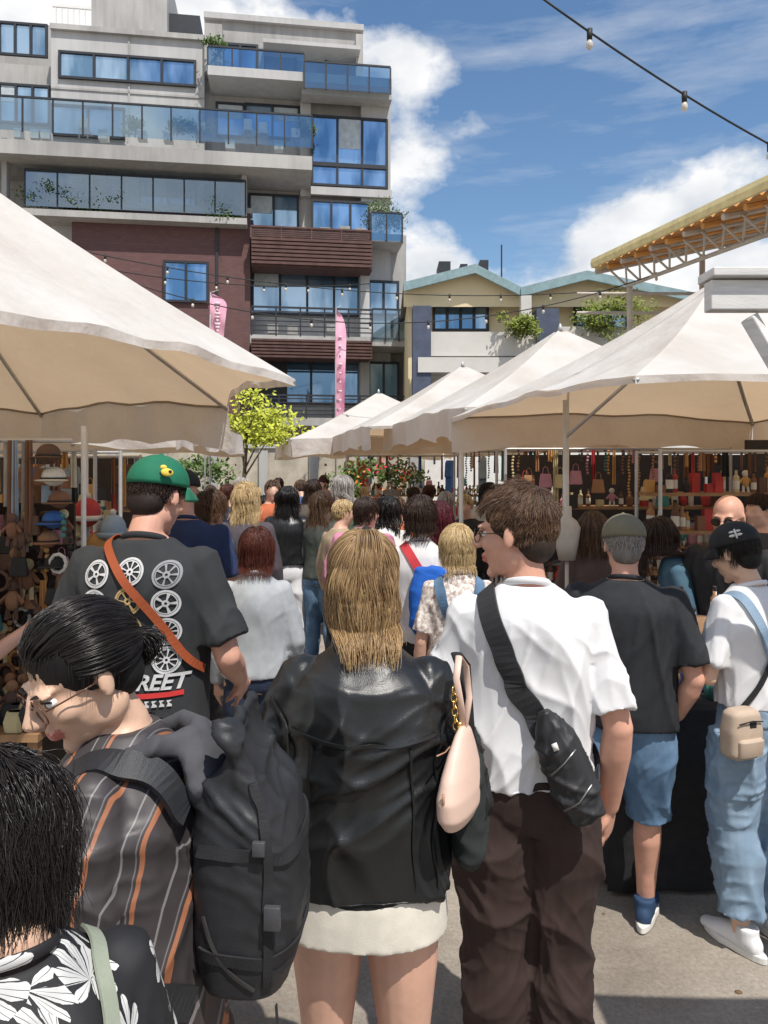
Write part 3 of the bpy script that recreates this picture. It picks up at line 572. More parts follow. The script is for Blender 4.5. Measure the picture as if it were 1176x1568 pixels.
p=quick('woman_with_blonde_bob',702,3.7,800,fem=True,w=1.0,top=mat('patterned_top',(.5,.28,.25),.8,.6,45,c2=(.7,.6,.55)),sleeve='short',bot=DEN,hair=H_BLO,hairargs=dict(length=.13,n=2600,lift=.014,rad=.0012),shoe=WHT,vox=.011,head=(.2,.1,0))
for s in(-1,1): ribbon(p,[(s*.03,-.14,1.16),(s*.06,-.13,1.28),(s*.09,-.08,1.39),(s*.095,.0,1.44),(s*.09,.1,1.34)],.05,DEN,'overall_strap',off=.008)
p=quick('woman_with_red_hair',672,4.6,765,fem=True,top=cl((.15,.02,.04)),sleeve='short',bot=BLK,hair=hairmat('hair_crimson',(.05,.006,.01),(.12,.018,.03)),hairargs=dict(length=.2,n=1600,lift=.014),shoe=BLK,yaw=.3)
p=quick('woman_in_white_singlet',643,4.3,756,fem=True,top=cl((.6,.58,.58)),sleeve='short',bot=BLK,hair=H_DRK,hairargs=dict(length=.12,n=1500,lift=.014),shoe=BLK,head=(-.4,0,0))
ribbon(p,[(-.1,.1,1.42),(-.09,.02,1.46),(-.07,-.08,1.43),(0,-.14,1.32),(.1,-.13,1.2)],.05,cl((.5,.04,.05)),'red_strap')
mb=MB(); mb.loft([(.95,.06,-.2,.1,.05),(1.0,.06,-.21,.13,.09),(1.2,.06,-.2,.13,.09),(1.32,.06,-.19,.09,.06)],e=3); blob(mb,.01,cl((.01,.1,.45)),'blue_backpack',p['E'],2,.008)
p=quick('stallholder_with_brown_hair',905,4.7,776,fem=True,top=cl((.1,.07,.06)),sleeve='short',bot=BLK,yaw=2.9,face=True,head=(.2,.4,0),hair=H_BRN,hairargs=dict(length=.24,n=1600,lift=.012,fz=.55,ycol=None),shoe=BLK)
p=quick('woman_leaning_over_table',1068,4.15,782,fem=True,top=cl((.05,.11,.16)),sleeve='long',bot=BLK,yaw=1.2,head=(.2,.6,0),lean=.12,hair=H_DRK,hairargs=dict(length=.26,n=1500,lift=.014),shoe=BLK)
p=quick('bald_man_in_black_shirt',1120,3.95,750,w=1.08,skin=SKR,top=BLK,hem=.9,bot=BLK,yaw=2.3,face=True,head=(.1,.25,0),shoe=BLK,armL=((-.28,.05,1.11),(-.2,.27,1.0)),armR=((.28,.05,1.11),(.2,.27,1.0)),vox=.009); glasses(p,IRIS,IRIS,dark=True,r=.024)
p=quick('man_at_stall_edge',1165,4.9,752,w=1.1,top=cl((.05,.05,.06)),bot=BLK,hair=H_DRK,hairargs=SH,shoe=BLK,yaw=2)
p=person('shopper_at_left_stall',-1.82,2.95,yaw=-.3,h=1.6,fem=True,top=cl((.16,.07,.05)),sleeve='short',bot=BLK,vox=.009,armR=((.28,.05,1.2),(.36,.25,1.33)),shoe=BLK); hair(p,'hair',H_DRK,n=900,length=.25,npt=9,seed=3,ycol=-.1,rad=.0014)
cols=[(.5,.04,.05),(.03,.04,.08),(.3,.3,.32),(.02,.02,.02),(.55,.52,.48),(.08,.15,.3),(.12,.1,.08),(.35,.1,.2),(.1,.15,.1),(.4,.3,.2),(.6,.6,.58),(.45,.12,.05)]
hl=[H_DRK,H_BRN,H_BLK,H_BLO,H_GRY,H_RED]
spots=[(292,7.5),(348,8.6),(366,10.5),(392,11.5),(405,9.2),(462,10.8),(478,9.),(505,12.5),(530,8.3),(548,11),(592,9.),(612,7.2),(628,11.5),(655,9.8),(684,8.2),(715,7.5),(745,9.),(330,12.6),(425,13.2),(575,13.),(260,6.6),(520,6.3),(600,5.9),(415,8.4)]
for i,(px,D) in enumerate(spots):
    bent=(i%5==2); p=quick('shopper',px,D,720+ (CAMH-R.uniform(1.56,1.84))/D*1150,fem=i%2==0,w=R.uniform(.95,1.15),top=cl(cols[i%12]),sleeve=['short','long'][i%2],bot=[BLK,DKD,DEN][i%3],hair=hl[(i*5)%6],head=(R.uniform(-.7,.7),R.uniform(0,.5),R.uniform(-.1,.1)),lean=.1 if bent else 0,
      armR=((.25,.06,1.15),(.12,.27,1.15)) if i%3==1 else None,hairargs=dict(length=R.uniform(.12,.3) if i%2==0 else .04,n=350,rad=.0035,npt=7),yaw=R.uniform(-1.2,1.2)+(3 if i%4==3 else 0),shoe=BLK,vox=.022,collar=False,hands=True)
# ================================================================ GROUND
def groundmat():
    m,nt,b=nodes('worn_concrete'); tc=N(nt,'ShaderNodeTexCoord'); L=nt.links.new
    n1=N(nt,'ShaderNodeTexNoise',i_Scale=.9,i_Detail=8.,i_Roughness=.65); n2=N(nt,'ShaderNodeTexNoise',i_Scale=55.,i_Detail=6.,i_Roughness=.8)
    for q in(n1,n2): L(tc.outputs['Object'],q.inputs['Vector'])
    c1=N(nt,'ShaderNodeValToRGB'); c1.color_ramp.elements[0].position=.38; c1.color_ramp.elements[1].position=.62; c1.color_ramp.elements[0].color=(.23,.2,.165,1); c1.color_ramp.elements[1].color=(.43,.385,.33,1); L(n1.outputs['Fac'],c1.inputs[0])
    c2=N(nt,'ShaderNodeValToRGB'); c2.color_ramp.elements[0].position=.3; c2.color_ramp.elements[1].position=.7; c2.color_ramp.elements[0].color=(.55,.53,.5,1); c2.color_ramp.elements[1].color=(1,1,1,1); L(n2.outputs['Fac'],c2.inputs[0])
    mx=N(nt,'ShaderNodeMix',data_type='RGBA',blend_type='MULTIPLY'); mx.inputs['Factor'].default_value=1; L(c1.outputs[0],mx.inputs['A']); L(c2.outputs[0],mx.inputs['B']); L(mx.outputs['Result'],b.inputs['Base Color'])
    bp=N(nt,'ShaderNodeBump',i_Strength=.5,i_Distance=.01); L(n2.outputs['Fac'],bp.inputs['Height']); L(bp.outputs[0],b.inputs['Normal']); b.inputs['Roughness'].default_value=.9; return m
mb=MB(); mb.quad((-400,-400,0),(400,-400,0),(400,400,0),(-400,400,0)); mb.obj('ground',[groundmat()],None,False)
mb=MB()
for i in range(60):
    x,y=R.uniform(-2,3),R.uniform(1.8,6); s=R.uniform(.006,.018); mb.ell((x,y,.002),(s,s*.8,.003),nu=6,nv=4)
mb.obj('ground_litter',[mat('dry_leaf',(.14,.09,.05),.9)])
# ================================================================ UMBRELLAS
def canvas():
    m=bpy.data.materials.new('cream_canvas'); m.use_nodes=True; nt=m.node_tree; nt.nodes.clear(); L=nt.links.new
    tc=N(nt,'ShaderNodeTexCoord'); n1=N(nt,'ShaderNodeTexNoise',i_Scale=1.3,i_Detail=7.,i_Roughness=.65); L(tc.outputs['Object'],n1.inputs['Vector'])
    c1=N(nt,'ShaderNodeValToRGB'); c1.color_ramp.elements[0].position=.3; c1.color_ramp.elements[1].position=.6; c1.color_ramp.elements[0].color=(.6,.57,.52,1); c1.color_ramp.elements[1].color=(.74,.725,.7,1); L(n1.outputs['Fac'],c1.inputs[0])
    n2=N(nt,'ShaderNodeTexNoise',i_Scale=4.,i_Detail=4.); L(tc.outputs['Object'],n2.inputs['Vector']); bp=N(nt,'ShaderNodeBump',i_Strength=.6,i_Distance=.06); L(n2.outputs['Fac'],bp.inputs['Height'])
    d=N(nt,'ShaderNodeBsdfDiffuse'); t=N(nt,'ShaderNodeBsdfTranslucent'); t.inputs['Color'].default_value=(.82,.57,.34,1); mx=N(nt,'ShaderNodeMixShader'); mx.inputs[0].default_value=.34; o=N(nt,'ShaderNodeOutputMaterial')
    L(c1.outputs[0],d.inputs['Color']); L(bp.outputs[0],d.inputs['Normal']); L(d.outputs[0],mx.inputs[1]); L(t.outputs[0],mx.inputs[2]); L(mx.outputs[0],o.inputs[0]); return m
CAN=canvas(); HEM=cl((.3,.24,.17))
def umbrella(cx,cy,n,Rr,rot,ze,za,val,vh=.27,seed=0,name='market_umbrella',pole=(0,0)):
    E=empty(name,(cx,cy,0)); mb=MB(); cs=[(Rr*math.cos(rot+i*6.28318/n),Rr*math.sin(rot+i*6.28318/n)) for i in range(n)]
    NR=16;NA=16; hm_=MB()
    for i in range(n):
        a=V((*cs[i],0)); b=V((*cs[(i+1)%n],0)); vs=[];fs=[]
        for r in range(NR+1):
            f=.03+.97*r/NR
            for j in range(NA+1):
                t=j/NA; p=a.lerp(b,t); sag=math.sin(math.pi*t); ins=1-.045*sag*f**4; q=p*f*ins
                z=za+(ze-za)*f-.05*math.sin(math.pi*f)+(.05*sag*f**5)-.04*sag*math.sin(math.pi*min(f,1))+sag*.009*math.sin(q.x*7+i+2*math.sin(q.y*3))*math.cos(q.y*6+seed)+sag*f**3*.014*math.sin(t*19+i*2+seed)
                vs.append((q.x,q.y,z))
        for r in range(NR):
            for j in range(NA): o=r*(NA+1)+j; fs.append((o,o+NA+1,o+NA+2,o+1))
        mb.add(vs,fs)
        ev=vs[-(NA+1):]
        hv=vh if i in val else .035
        w=[];M_=3*NA
        for j in range(M_+1):
            f=j/M_*NA; k0=min(int(f),NA-1); q=V(ev[k0]).lerp(V(ev[k0+1]),f-k0); nrm=V((q.x,q.y,0)).normalized()
            wv=(.028*math.sin(j*.7+seed)+.022*math.sin(j*.31+i*2))
            for kk in range(4): g=kk/3; w.append(q+nrm*(wv*g*(1 if hv>.1 else .2)+.004)+V((0,0,-hv*g*(1+.08*math.sin(j*.45+i)))))
        mb.add(w,[(j*4+kk,(j+1)*4+kk,(j+1)*4+kk+1,j*4+kk+1) for j in range(M_) for kk in range(3)])
        if i in val: hm_.tube([V(q)*.996+V((0,0,ze*.004-.004)) for q in ev],[(.004,.009)]*len(ev),n=6,up=(0,0,1))
    mb.obj('canopy',[CAN],E)
    if hm_.v: hm_.obj('hem_binding',[HEM],E)
    fr=MB(); px_,py_=pole; pr_=math.hypot(px_,py_)/Rr*1.4; ztop=za-(za-ze)*pr_-.05-(.16 if pole!=(0,0) else 0)
    fr.tube([(px_,py_,0),(px_,py_,ztop)],.022,n=12); hub=ze-.12 if pole==(0,0) else ze-.2
    if pole==(0,0): fr.tube([(0,0,hub-.05),(0,0,hub+.05)],.04)
    fr.tube([(0,0,za-.03),(0,0,za+.05)],[.03,.01])
    for i in range(n):
        a=V((*cs[i],ze-.02)); top=V((0,0,za-.04)); pts=[top.lerp(a,t)-V((0,0,.05*math.sin(math.pi*t))) for t in(0,.25,.5,.75,1)]
        fr.tube(pts,[(.016,.01)]*5,n=8)
        if pole==(0,0) or i in(1,2): fr.tube([(px_,py_,hub),pts[2]],[(.014,.009)]*2,n=8)
    fr.obj('frame',[STEEL],E); bs=MB(); bs.loft([(0,px_,py_,.3,.3),(.07,px_,py_,.3,.3),(.09,px_,py_,.27,.27)],e=6); bs.tube([(px_,py_,.08),(px_,py_,.4)],.035); bs.obj('base',[mat('umbrella_base',(.1,.1,.1),.7)],E)
d2=math.radians
umbrella(-2.59,3.51,8,2.17,0,2.277,3.72,[1,2,3],seed=1)
umbrella(2.22,5.06,4,1.99,d2(57),2.277,3.12,[0,3],seed=2,pole=(-.97,.1))
umbrella(1.9,8.1,4,2.26,d2(57),2.37,3.38,[0,1,3],seed=3)
umbrella(1.14,10.9,4,2.4,d2(57),2.37,3.38,[0,1,3],seed=4)
umbrella(-.1,13.9,4,2.5,d2(57),2.34,3.3,[0,1,3,2],seed=5)
umbrella(2.9,.0,4,2.12,d2(45),2.3,3.1,[0,1,2,3],seed=6)
umbrella(-3.4,8.2,4,2.2,d2(45),2.3,2.9,[0,1,2,3],seed=7)
# ================================================================ FACADE tools
class Fac:
    def __init__(s,D,th,E): s.D=D;s.c=math.cos(th);s.s=math.sin(th);s.E=E;s.mb=MB()
    def uz(s,x,y,v=0):
        t=(x-588)/1150; u=(s.D*t+v*(s.s+t*s.c))/(s.c-t*s.s); Y=s.D+u*s.s+v*s.c; return u,CAMH-(y-720)/1150*Y
    def b(s,x0,y0,x1,y1,vf,vb,mi):
        u0,z0=s.uz(x0,(y0),vf); u1,_=s.uz(x1,y0,vf); um,zt=s.uz((x0+x1)/2,y0,vf); _,zb=s.uz((x0+x1)/2,y1,vf)
        s.mb.b2((u0,vf,zb),(u1,vb,zt),mi)
    def win(s,x0,y0,x1,y1,nx,ny=1,v=0,fr=1,gl=2,cur=None):
        u0,_=s.uz(x0,y0,v);u1,_=s.uz(x1,y0,v);xm=(x0+x1)/2;_,zt=s.uz(xm,y0,v);_,zb=s.uz(xm,y1,v); m=s.mb; w=.07
        m.b2((u0+.01,v+.01-.045,zb+.01),(u1-.01,v+.01-.03,zt-.01),gl)
        for i in range(nx+1):
            x=u0+(u1-u0)*i/nx; m.b2((x-w/2,v-.09,zb),(x+w/2,v-.005,zt),fr)
        for j in range(ny+1):
            z=zb+(zt-zb)*j/ny; m.b2((u0-w/2,v-.088,z-w/2),(u1+w/2,v-.006,z+w/2),fr)
        if cur is not None:
            for i in cur:
                xa=u0+(u1-u0)*i/nx+.05; xb=u0+(u1-u0)*(i+1)/nx-.05; m.b2((xa,v-.05,zt-(zt-zb)*.45),(xb,v-.037,zt-.04),9)
    def rail(s,x0,y0,x1,y1,v,n,gl=3,fr=1,bars=False):
        u0,_=s.uz(x0,y0,v);u1,_=s.uz(x1,y0,v);xm=(x0+x1)/2;_,zt=s.uz(xm,y0,v);_,zb=s.uz(xm,y1,v); m=s.mb
        if bars:
            for j in range(6): z=zb+(zt-zb)*j/6; m.b2((u0,v-.01,z),(u1,v+.01,z+.035),fr)
        else: m.b2((u0,v-.006,zb+.03),(u1,v+.006,zt-.03),gl)
        m.b2((u0,v-.03,zt-.025),(u1,v+.03,zt+.025),fr)
        for i in range(n+1): x=u0+(u1-u0)*i/n; m.b2((x-.022,v-.022,zb),(x+.022,v+.022,zt-.026),fr)
def concrete(name,a,b_):
    m,nt,b=nodes(name); tc=N(nt,'ShaderNodeTexCoord'); L=nt.links.new
    n1=N(nt,'ShaderNodeTexNoise',i_Scale=.5,i_Detail=5.); mp=N(nt,'ShaderNodeMapping'); mp.inputs['Scale'].default_value=(2.5,2.5,.25); n2=N(nt,'ShaderNodeTexNoise',i_Scale=1.5,i_Detail=6.,i_Roughness=.7); L(tc.outputs['Object'],n1.inputs['Vector']); L(tc.outputs['Object'],mp.inputs[0]); L(mp.outputs[0],n2.inputs['Vector'])
    ad=N(nt,'ShaderNodeMath',operation='ADD'); L(n1.outputs['Fac'],ad.inputs[0]); L(n2.outputs['Fac'],ad.inputs[1]); cr=N(nt,'ShaderNodeValToRGB'); ha=N(nt,'ShaderNodeMath',operation='MULTIPLY'); ha.inputs[1].default_value=.5; L(ad.outputs[0],ha.inputs[0]); L(ha.outputs[0],cr.inputs[0])
    cr.color_ramp.elements[0].position=.38;cr.color_ramp.elements[1].position=.6; cr.color_ramp.elements[0].color=c4(a);cr.color_ramp.elements[1].color=c4(b_); L(cr.outputs[0],b.inputs['Base Color']); b.inputs['Roughness'].default_value=.88; return m
CON=concrete('concrete',(.3,.29,.28),(.44,.43,.41)); CONL=concrete('concrete_light',(.38,.375,.37),(.5,.495,.485))
FRM=mat('dark_window_frame',(.025,.028,.035),.5)
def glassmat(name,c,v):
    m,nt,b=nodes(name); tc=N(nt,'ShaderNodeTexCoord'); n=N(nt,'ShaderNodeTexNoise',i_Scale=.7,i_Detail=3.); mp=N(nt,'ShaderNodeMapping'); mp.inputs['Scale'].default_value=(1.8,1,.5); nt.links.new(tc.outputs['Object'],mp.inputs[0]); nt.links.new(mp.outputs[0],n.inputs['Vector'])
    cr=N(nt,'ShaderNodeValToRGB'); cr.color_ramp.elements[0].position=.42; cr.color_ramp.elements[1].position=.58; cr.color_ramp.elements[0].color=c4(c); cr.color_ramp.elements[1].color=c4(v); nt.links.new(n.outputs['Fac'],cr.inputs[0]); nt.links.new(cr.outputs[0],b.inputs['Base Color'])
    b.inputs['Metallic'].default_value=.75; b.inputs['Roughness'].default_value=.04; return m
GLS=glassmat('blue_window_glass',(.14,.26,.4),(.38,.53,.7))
def railglass():
    m=bpy.data.materials.new('balustrade_glass'); m.use_nodes=True; nt=m.node_tree; nt.nodes.clear(); t=N(nt,'ShaderNodeBsdfTransparent'); t.inputs[0].default_value=(.58,.7,.77,1); g=N(nt,'ShaderNodeBsdfGlossy'); g.inputs['Roughness'].default_value=.03; g.inputs[0].default_value=(.75,.87,1,1); x=N(nt,'ShaderNodeMixShader'); x.inputs[0].default_value=.2; o=N(nt,'ShaderNodeOutputMaterial')
    nt.links.new(t.outputs[0],x.inputs[1]); nt.links.new(g.outputs[0],x.inputs[2]); nt.links.new(x.outputs[0],o.inputs[0]); return m
RGL=railglass()
def brick(name,a,b_,mo,sc_):
    m,nt,b=nodes(name); tc=N(nt,'ShaderNodeTexCoord'); sx=N(nt,'ShaderNodeSeparateXYZ'); cb=N(nt,'ShaderNodeCombineXYZ'); L=nt.links.new; L(tc.outputs['Object'],sx.inputs[0]); L(sx.outputs['X'],cb.inputs['X']); L(sx.outputs['Z'],cb.inputs['Y'])
    br=N(nt,'ShaderNodeTexBrick',i_Scale=sc_); br.inputs['Color1'].default_value=c4(a); br.inputs['Color2'].default_value=c4(b_); br.inputs['Mortar'].default_value=c4(mo); br.inputs['Mortar Size'].default_value=.015; L(cb.outputs[0],br.inputs['Vector']); L(br.outputs['Color'],b.inputs['Base Color']); b.inputs['Roughness'].default_value=.9; return m
BRK=brick('brown_brick',(.12,.06,.058),(.145,.073,.069),(.1,.06,.057),3.)
WOOD=mat('brown_timber_slats',(.1,.05,.042),.7,.3,4); CHAIR=mat('outdoor_furniture',(.3,.29,.28),.6); BLIND=mat('window_blind',(.45,.5,.53),.8)
LEAFD=mat('foliage_green',(.05,.1,.025),.7,.5,12,c2=(.11,.17,.04)); LEAFY=mat('foliage_yellow_green',(.32,.38,.03),.6,.4,9,c2=(.5,.52,.05)); BARK=mat('bark',(.12,.09,.06),.9,.3,20,.5,60)
def leaves(mb,c,r,n,s,rg,mi=0,clumps=6):
    cen=[(V((rg.gauss(0,1),rg.gauss(0,1),rg.gauss(0,1)))*.42) for _ in range(clumps)]
    for i in range(n):
        q=rg.choice(cen)+V((rg.gauss(0,1),rg.gauss(0,1),rg.gauss(0,1)))*.24
        p=V((c[0]+q.x*r[0],c[1]+q.y*r[1],c[2]+q.z*r[2])); a=V((rg.uniform(-1,1),rg.uniform(-1,1),rg.uniform(-1,1))).normalized(); b=a.orthogonal().normalized(); ss=s*rg.uniform(.6,1.3)
        mb.quad(p-a*ss,p-b*ss*.5,p+a*ss,p+b*ss*.5,mi)
BE=empty('apartment_building',(0,24,0),d2(8)); F=Fac(24,d2(8),BE); MT=[CON,FRM,GLS,RGL,BRK,WOOD,CONL,WHP,CHAIR,BLIND]
b=F.b
b(78,45,313,960,0,9,6); b(-400,85,78,960,.6,9,0)
b(313,30,553,960,.35,9,0); b(553,128,598,960,.0,9,6); b(598,360,622,960,.3,8,0)
b(140,-60,256,60,.8,6,0); b(256,22,306,66,1.2,5,1); b(-400,20,78,90,1.4,9,0)
for i in range(6): b(84+i*9,10,86+i*9,46,.28,.32,7)
b(80,8,140,12,.27,.33,7)
b(76,44,316,52,-.12,.3,0); b(312,27,557,36,.2,.7,6); b(313,36,340,110,-.2,.35,0); b(396,66,404,112,-.02,.3,0); b(545,52,556,120,-.1,.3,0)
b(78,140,313,143,-.03,.0,0); b(196,52,199,88,-.03,.0,0); b(196,128,199,205,-.03,.0,0)
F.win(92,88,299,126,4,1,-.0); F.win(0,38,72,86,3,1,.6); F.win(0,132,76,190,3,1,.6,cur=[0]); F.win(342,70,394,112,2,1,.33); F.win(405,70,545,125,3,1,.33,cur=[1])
b(403,64,552,70,-.5,.34,6)
b(318,110,600,124,-.9,.34,6); b(462,124,600,148,-.55,.0,6); b(460,150,476,300,.1,.36,6)
F.rail(318,76,466,110,-.85,4); F.rail(466,98,598,140,-.95,4)
b(-400,214,478,236,-1.5,.55,0); F.rail(-60,160,478,212,-1.45,12)
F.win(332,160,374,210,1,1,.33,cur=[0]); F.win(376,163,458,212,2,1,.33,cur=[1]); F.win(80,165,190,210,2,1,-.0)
F.win(478,182,592,286,3,1,.0,cur=[1]); b(478,250,592,256,-.1,-.02,1); b(476,288,600,300,-.12,0,6)
F.win(100,262,190,322,2,1,.0,cur=[0]); F.win(215,262,300,322,2,1,.0)
b(-60,324,378,334,-.9,.34,0); F.rail(38,268,376,324,-.85,7); b(370,236,378,330,-.85,-.7,0); b(2,210,10,330,-.9,-.6,0)
F.win(382,300,456,362,2,1,.33,cur=[0]); F.win(478,310,565,358,3,1,.0)
b(385,354,618,366,-.9,.3,6); F.rail(568,326,616,370,-.95,2); F.rail(384,350,568,368,-.95,4,bars=True,fr=5)
b(110,318,383,960,-.45,.0,4); F.win(252,402,318,462,2,1,-.45); b(108,312,386,320,-.5,-.0,0)
for i in range(7): b(385,366+i*6,570,370+i*6,-1.0,-.95,5)
b(385,370,570,410,-.9,.0,5)
F.win(387,410,552,482,4,1,.33,cur=[0]); F.win(565,432,609,482,2,1,.0); b(552,405,566,640,-.2,.34,6)
b(383,515,632,528,-1.3,.33,0); F.rail(385,472,570,516,-1.28,5,bars=True); F.rail(570,474,631,522,-1.33,3)
for i in range(6): b(385,520+i*5,570,523+i*5,-1.42,-1.36,5)
b(385,520,570,545,-1.33,.0,5)
F.win(438,552,552,618,3,1,.33); F.win(565,556,609,620,2,1,0); F.win(386,556,434,618,1,1,.33,gl=1)
b(383,640,632,652,-1.3,.33,0); F.rail(385,606,632,642,-1.28,6,bars=True)
rg=random.Random(31)
for x,y in((20,198),(45,199),(62,200),(120,199),(150,200),(210,200),(250,203),(300,205),(345,215),(372,200),(395,205),(420,216),(445,214)):
    if rg.random()<.5: b(x,y-2,x+14,y+12,-1.1,-.8,7)
    else:
        b(x,y-4,x+16,y-1,-1.15,-.7,8); b(x+1,y-18,x+14,y-4,-.73,-.69,8)
        for q in(x+1,x+14): b(q-1,y-1,q+1,y+13,-1.15,-1.1,8)
for x,y in((490,360),(520,358),(545,361),(410,508),(440,510),(500,508)): b(x,y-12,x+16,y+2,-.8,-.5,8)
b(330,300,334,640,-.5,-.455,1)
F.mb.obj('structure',MT,BE,False)
mb=MB(); rg=random.Random(3)
for x,y,r in((60,290,.45),(82,295,.4),(118,302,.4),(150,302,.5),(172,300,.4),(330,320,.5),(350,320,.3),(207,188,.3),(275,190,.3),(300,192,.35),(585,318,.5),(595,330,.4),(466,188,.25),(472,196,.2),(330,62,.3)):
    u,z=F.uz(x,y,-.6); leaves(mb,(u,-.6,z-.1),(r*1.2,.3,r*.8),700,.045,rg,clumps=14)
mb.obj('balcony_plants',[LEAFD],BE,False)
# ---- cream house with low gables
HE=empty('cream_house',(0,19,0)); F2=Fac(19,0,HE); b=F2.b
CRM=mat('cream_render',(.72,.6,.38),.85,.06,1.5); NVY=mat('navy_column',(.07,.085,.13),.7); FAS=mat('blue_grey_fascia',(.22,.32,.34),.6); OFFW=mat('off_white_render',(.56,.54,.5),.85,.06,2)
b(625,452,1100,700,.5,8,0); b(632,468,660,700,-.9,-.3,1); b(822,472,856,700,-.9,-.3,1); b(658,508,822,545,-.8,-.6,3); b(856,500,1060,540,-.8,-.6,3); b(640,547,1080,570,-.95,.5,3)
F2.win(664,470,746,506,4,1,.5,fr=4,gl=5); F2.win(880,470,960,506,3,1,.5,fr=4,gl=5); b(798,452,814,506,-.75,-.55,3); b(660,575,820,700,-.2,.5,3)
def gable(pts,vf,vb):
    for (x0,y0),(x1,y1) in zip(pts[:-1],pts[1:]):
        u0,z0=F2.uz(x0,y0,vf);u1,z1=F2.uz(x1,y1,vf)
        for (a,bb,mi,dz,th) in((vf,vf+.08,2,0,.22),(vf+.08,vb,6,.02,.1)):
            vs=[(u0,a,z0+dz),(u1,a,z1+dz),(u1,a,z1-th),(u0,a,z0-th),(u0,bb,z0+dz),(u1,bb,z1+dz),(u1,bb,z1-th),(u0,bb,z0-th)]
            F2.mb.add(vs,[(0,3,2,1),(4,5,6,7),(0,1,5,4),(2,3,7,6),(0,4,7,3),(1,2,6,5)],mi)
        u0b,z0b=F2.uz(x0,y0+10,0);u1b,z1b=F2.uz(x1,y1+10,0); _,zz=F2.uz(x0,470,0)
        F2.mb.add([(u0b,-.01,zz),(u1b,-.01,zz),(u1b,-.01,z1b),(u0b,-.01,z0b)],[(0,1,2,3)],0)
gable([(618,432),(728,404),(800,440)],-.35,7); gable([(798,440),(900,414),(1075,450)],-.4,7)
b(672,400,690,424,3,4,4); b(705,404,716,422,3,3.5,4); b(735,398,748,420,3,3.5,4)
F2.mb.tube([F2.uz(768,425,1)[:1]+(1,F2.uz(768,425,1)[1]),F2.uz(768,375,1)[:1]+(1,F2.uz(768,375,1)[1])],.02,4)
F2.mb.obj('structure',[CRM,NVY,FAS,OFFW,FRM,GLS,mat('roof_tile',(.2,.19,.18),.8,.3,8)],HE,False)
mb=MB()
for x,y,r in((790,500,.35),(800,505,.3),(930,488,.7),(955,480,.6),(905,492,.4)):
    u,z=F2.uz(x,y,-.9); leaves(mb,(u,-1.2,z),(r*1.1,.4,r*.8),800,.05,rg,clumps=14)
mb.obj('balcony_plants',[mat('foliage_fresh',(.18,.22,.03),.7,.5,10)],HE,False)
# ---- orange roofed steel canopy
OR=mat('orange_roof_sheet',(.55,.26,.07),.6,.2,3); YEL=mat('yellow_fascia',(.66,.55,.28),.6); TR=mat('truss_steel',(.45,.4,.34),.6)
E=empty('steel_roof_canopy'); mb=MB()
A=V((3.72,13.2,5.42)); B_=V((4.72,8.6,5.2)); ex=V((5.5,.8,1.35))
def cor(P,Q,ex,n=60):
    vs=[];fs=[]
    for i in range(n+1):
        p=P.lerp(Q,i/n)+V((0,0,.03*math.sin(i*2.1))); vs+=[p,p+ex]
    for i in range(n): fs.append((2*i,2*i+1,2*i+3,2*i+2))
    return vs,fs
vs,fs=cor(A,B_,ex); mb.add(vs,fs,0)
mb.tube([A+V((-.05,0,.06)),B_+V((-.05,-.1,.06))],[(.05,.09)]*2,1,n=6,up=(0,0,1)); mb.tube([A,A+ex],[(.05,.1)]*2,1,n=6,up=(0,0,1))
for i in range(12):
    p=A.lerp(B_,i/11); mb.tube([p-V((0,0,.09)),p+ex-V((0,0,.09))],.045,0 if i%2 else 2,n=6)
    mb.tube([p+V((.25,0,-.05)),p+V((.55,0,-.33))],.02,2,n=6)
    if i<11: p2=A.lerp(B_,(i+1)/11); mb.tube([p+V((.55,0,-.33)),p2+V((.3,0,-.05))],.018,2,n=6)
mb.tube([A+V((.55,0,-.33)),B_+V((.55,0,-.33))],.035,2,n=8)
for t in(.2,.45): mb.tube([A+ex*t-V((0,0,.12)),B_+ex*t-V((0,0,.12))],.05,2,n=8)
for p in(A+V((.6,.0,-.3)),A.lerp(B_,.5)+V((1.8,0,0)),A+V((2.0,.3,.3))): mb.tube([p,(p.x,p.y,0)],.05,2,n=10)
mb.tube([A+V((-.2,.5,-.35)),A+V((4,.5,-.35))],.03,2,n=8); mb.tube([A+V((-.2,.5,-.7)),A+V((4,.5,-.7))],.03,2,n=8)
mb.obj('canopy_parts',[OR,YEL,TR],E,False)
# ---- white timber stall frame close on right
mb=MB(); mb.b2((1.09,2.5,2.385),(2.3,2.56,2.485),0); mb.b2((1.085,2.47,2.49),(2.3,2.6,2.52),0); mb.tube([(1.23,2.53,2.365),(1.62,2.53,1.7)],[(.035,.025)]*2,n=4); mb.b2((1.66,2.49,0),(1.74,2.57,2.38),0)
mb.obj('timber_stall_frame',[mat('weathered_white_timber',(.62,.61,.59),.75,.15,7,.4,50,stretch=(1,1,8))],None,False,bev=.004)
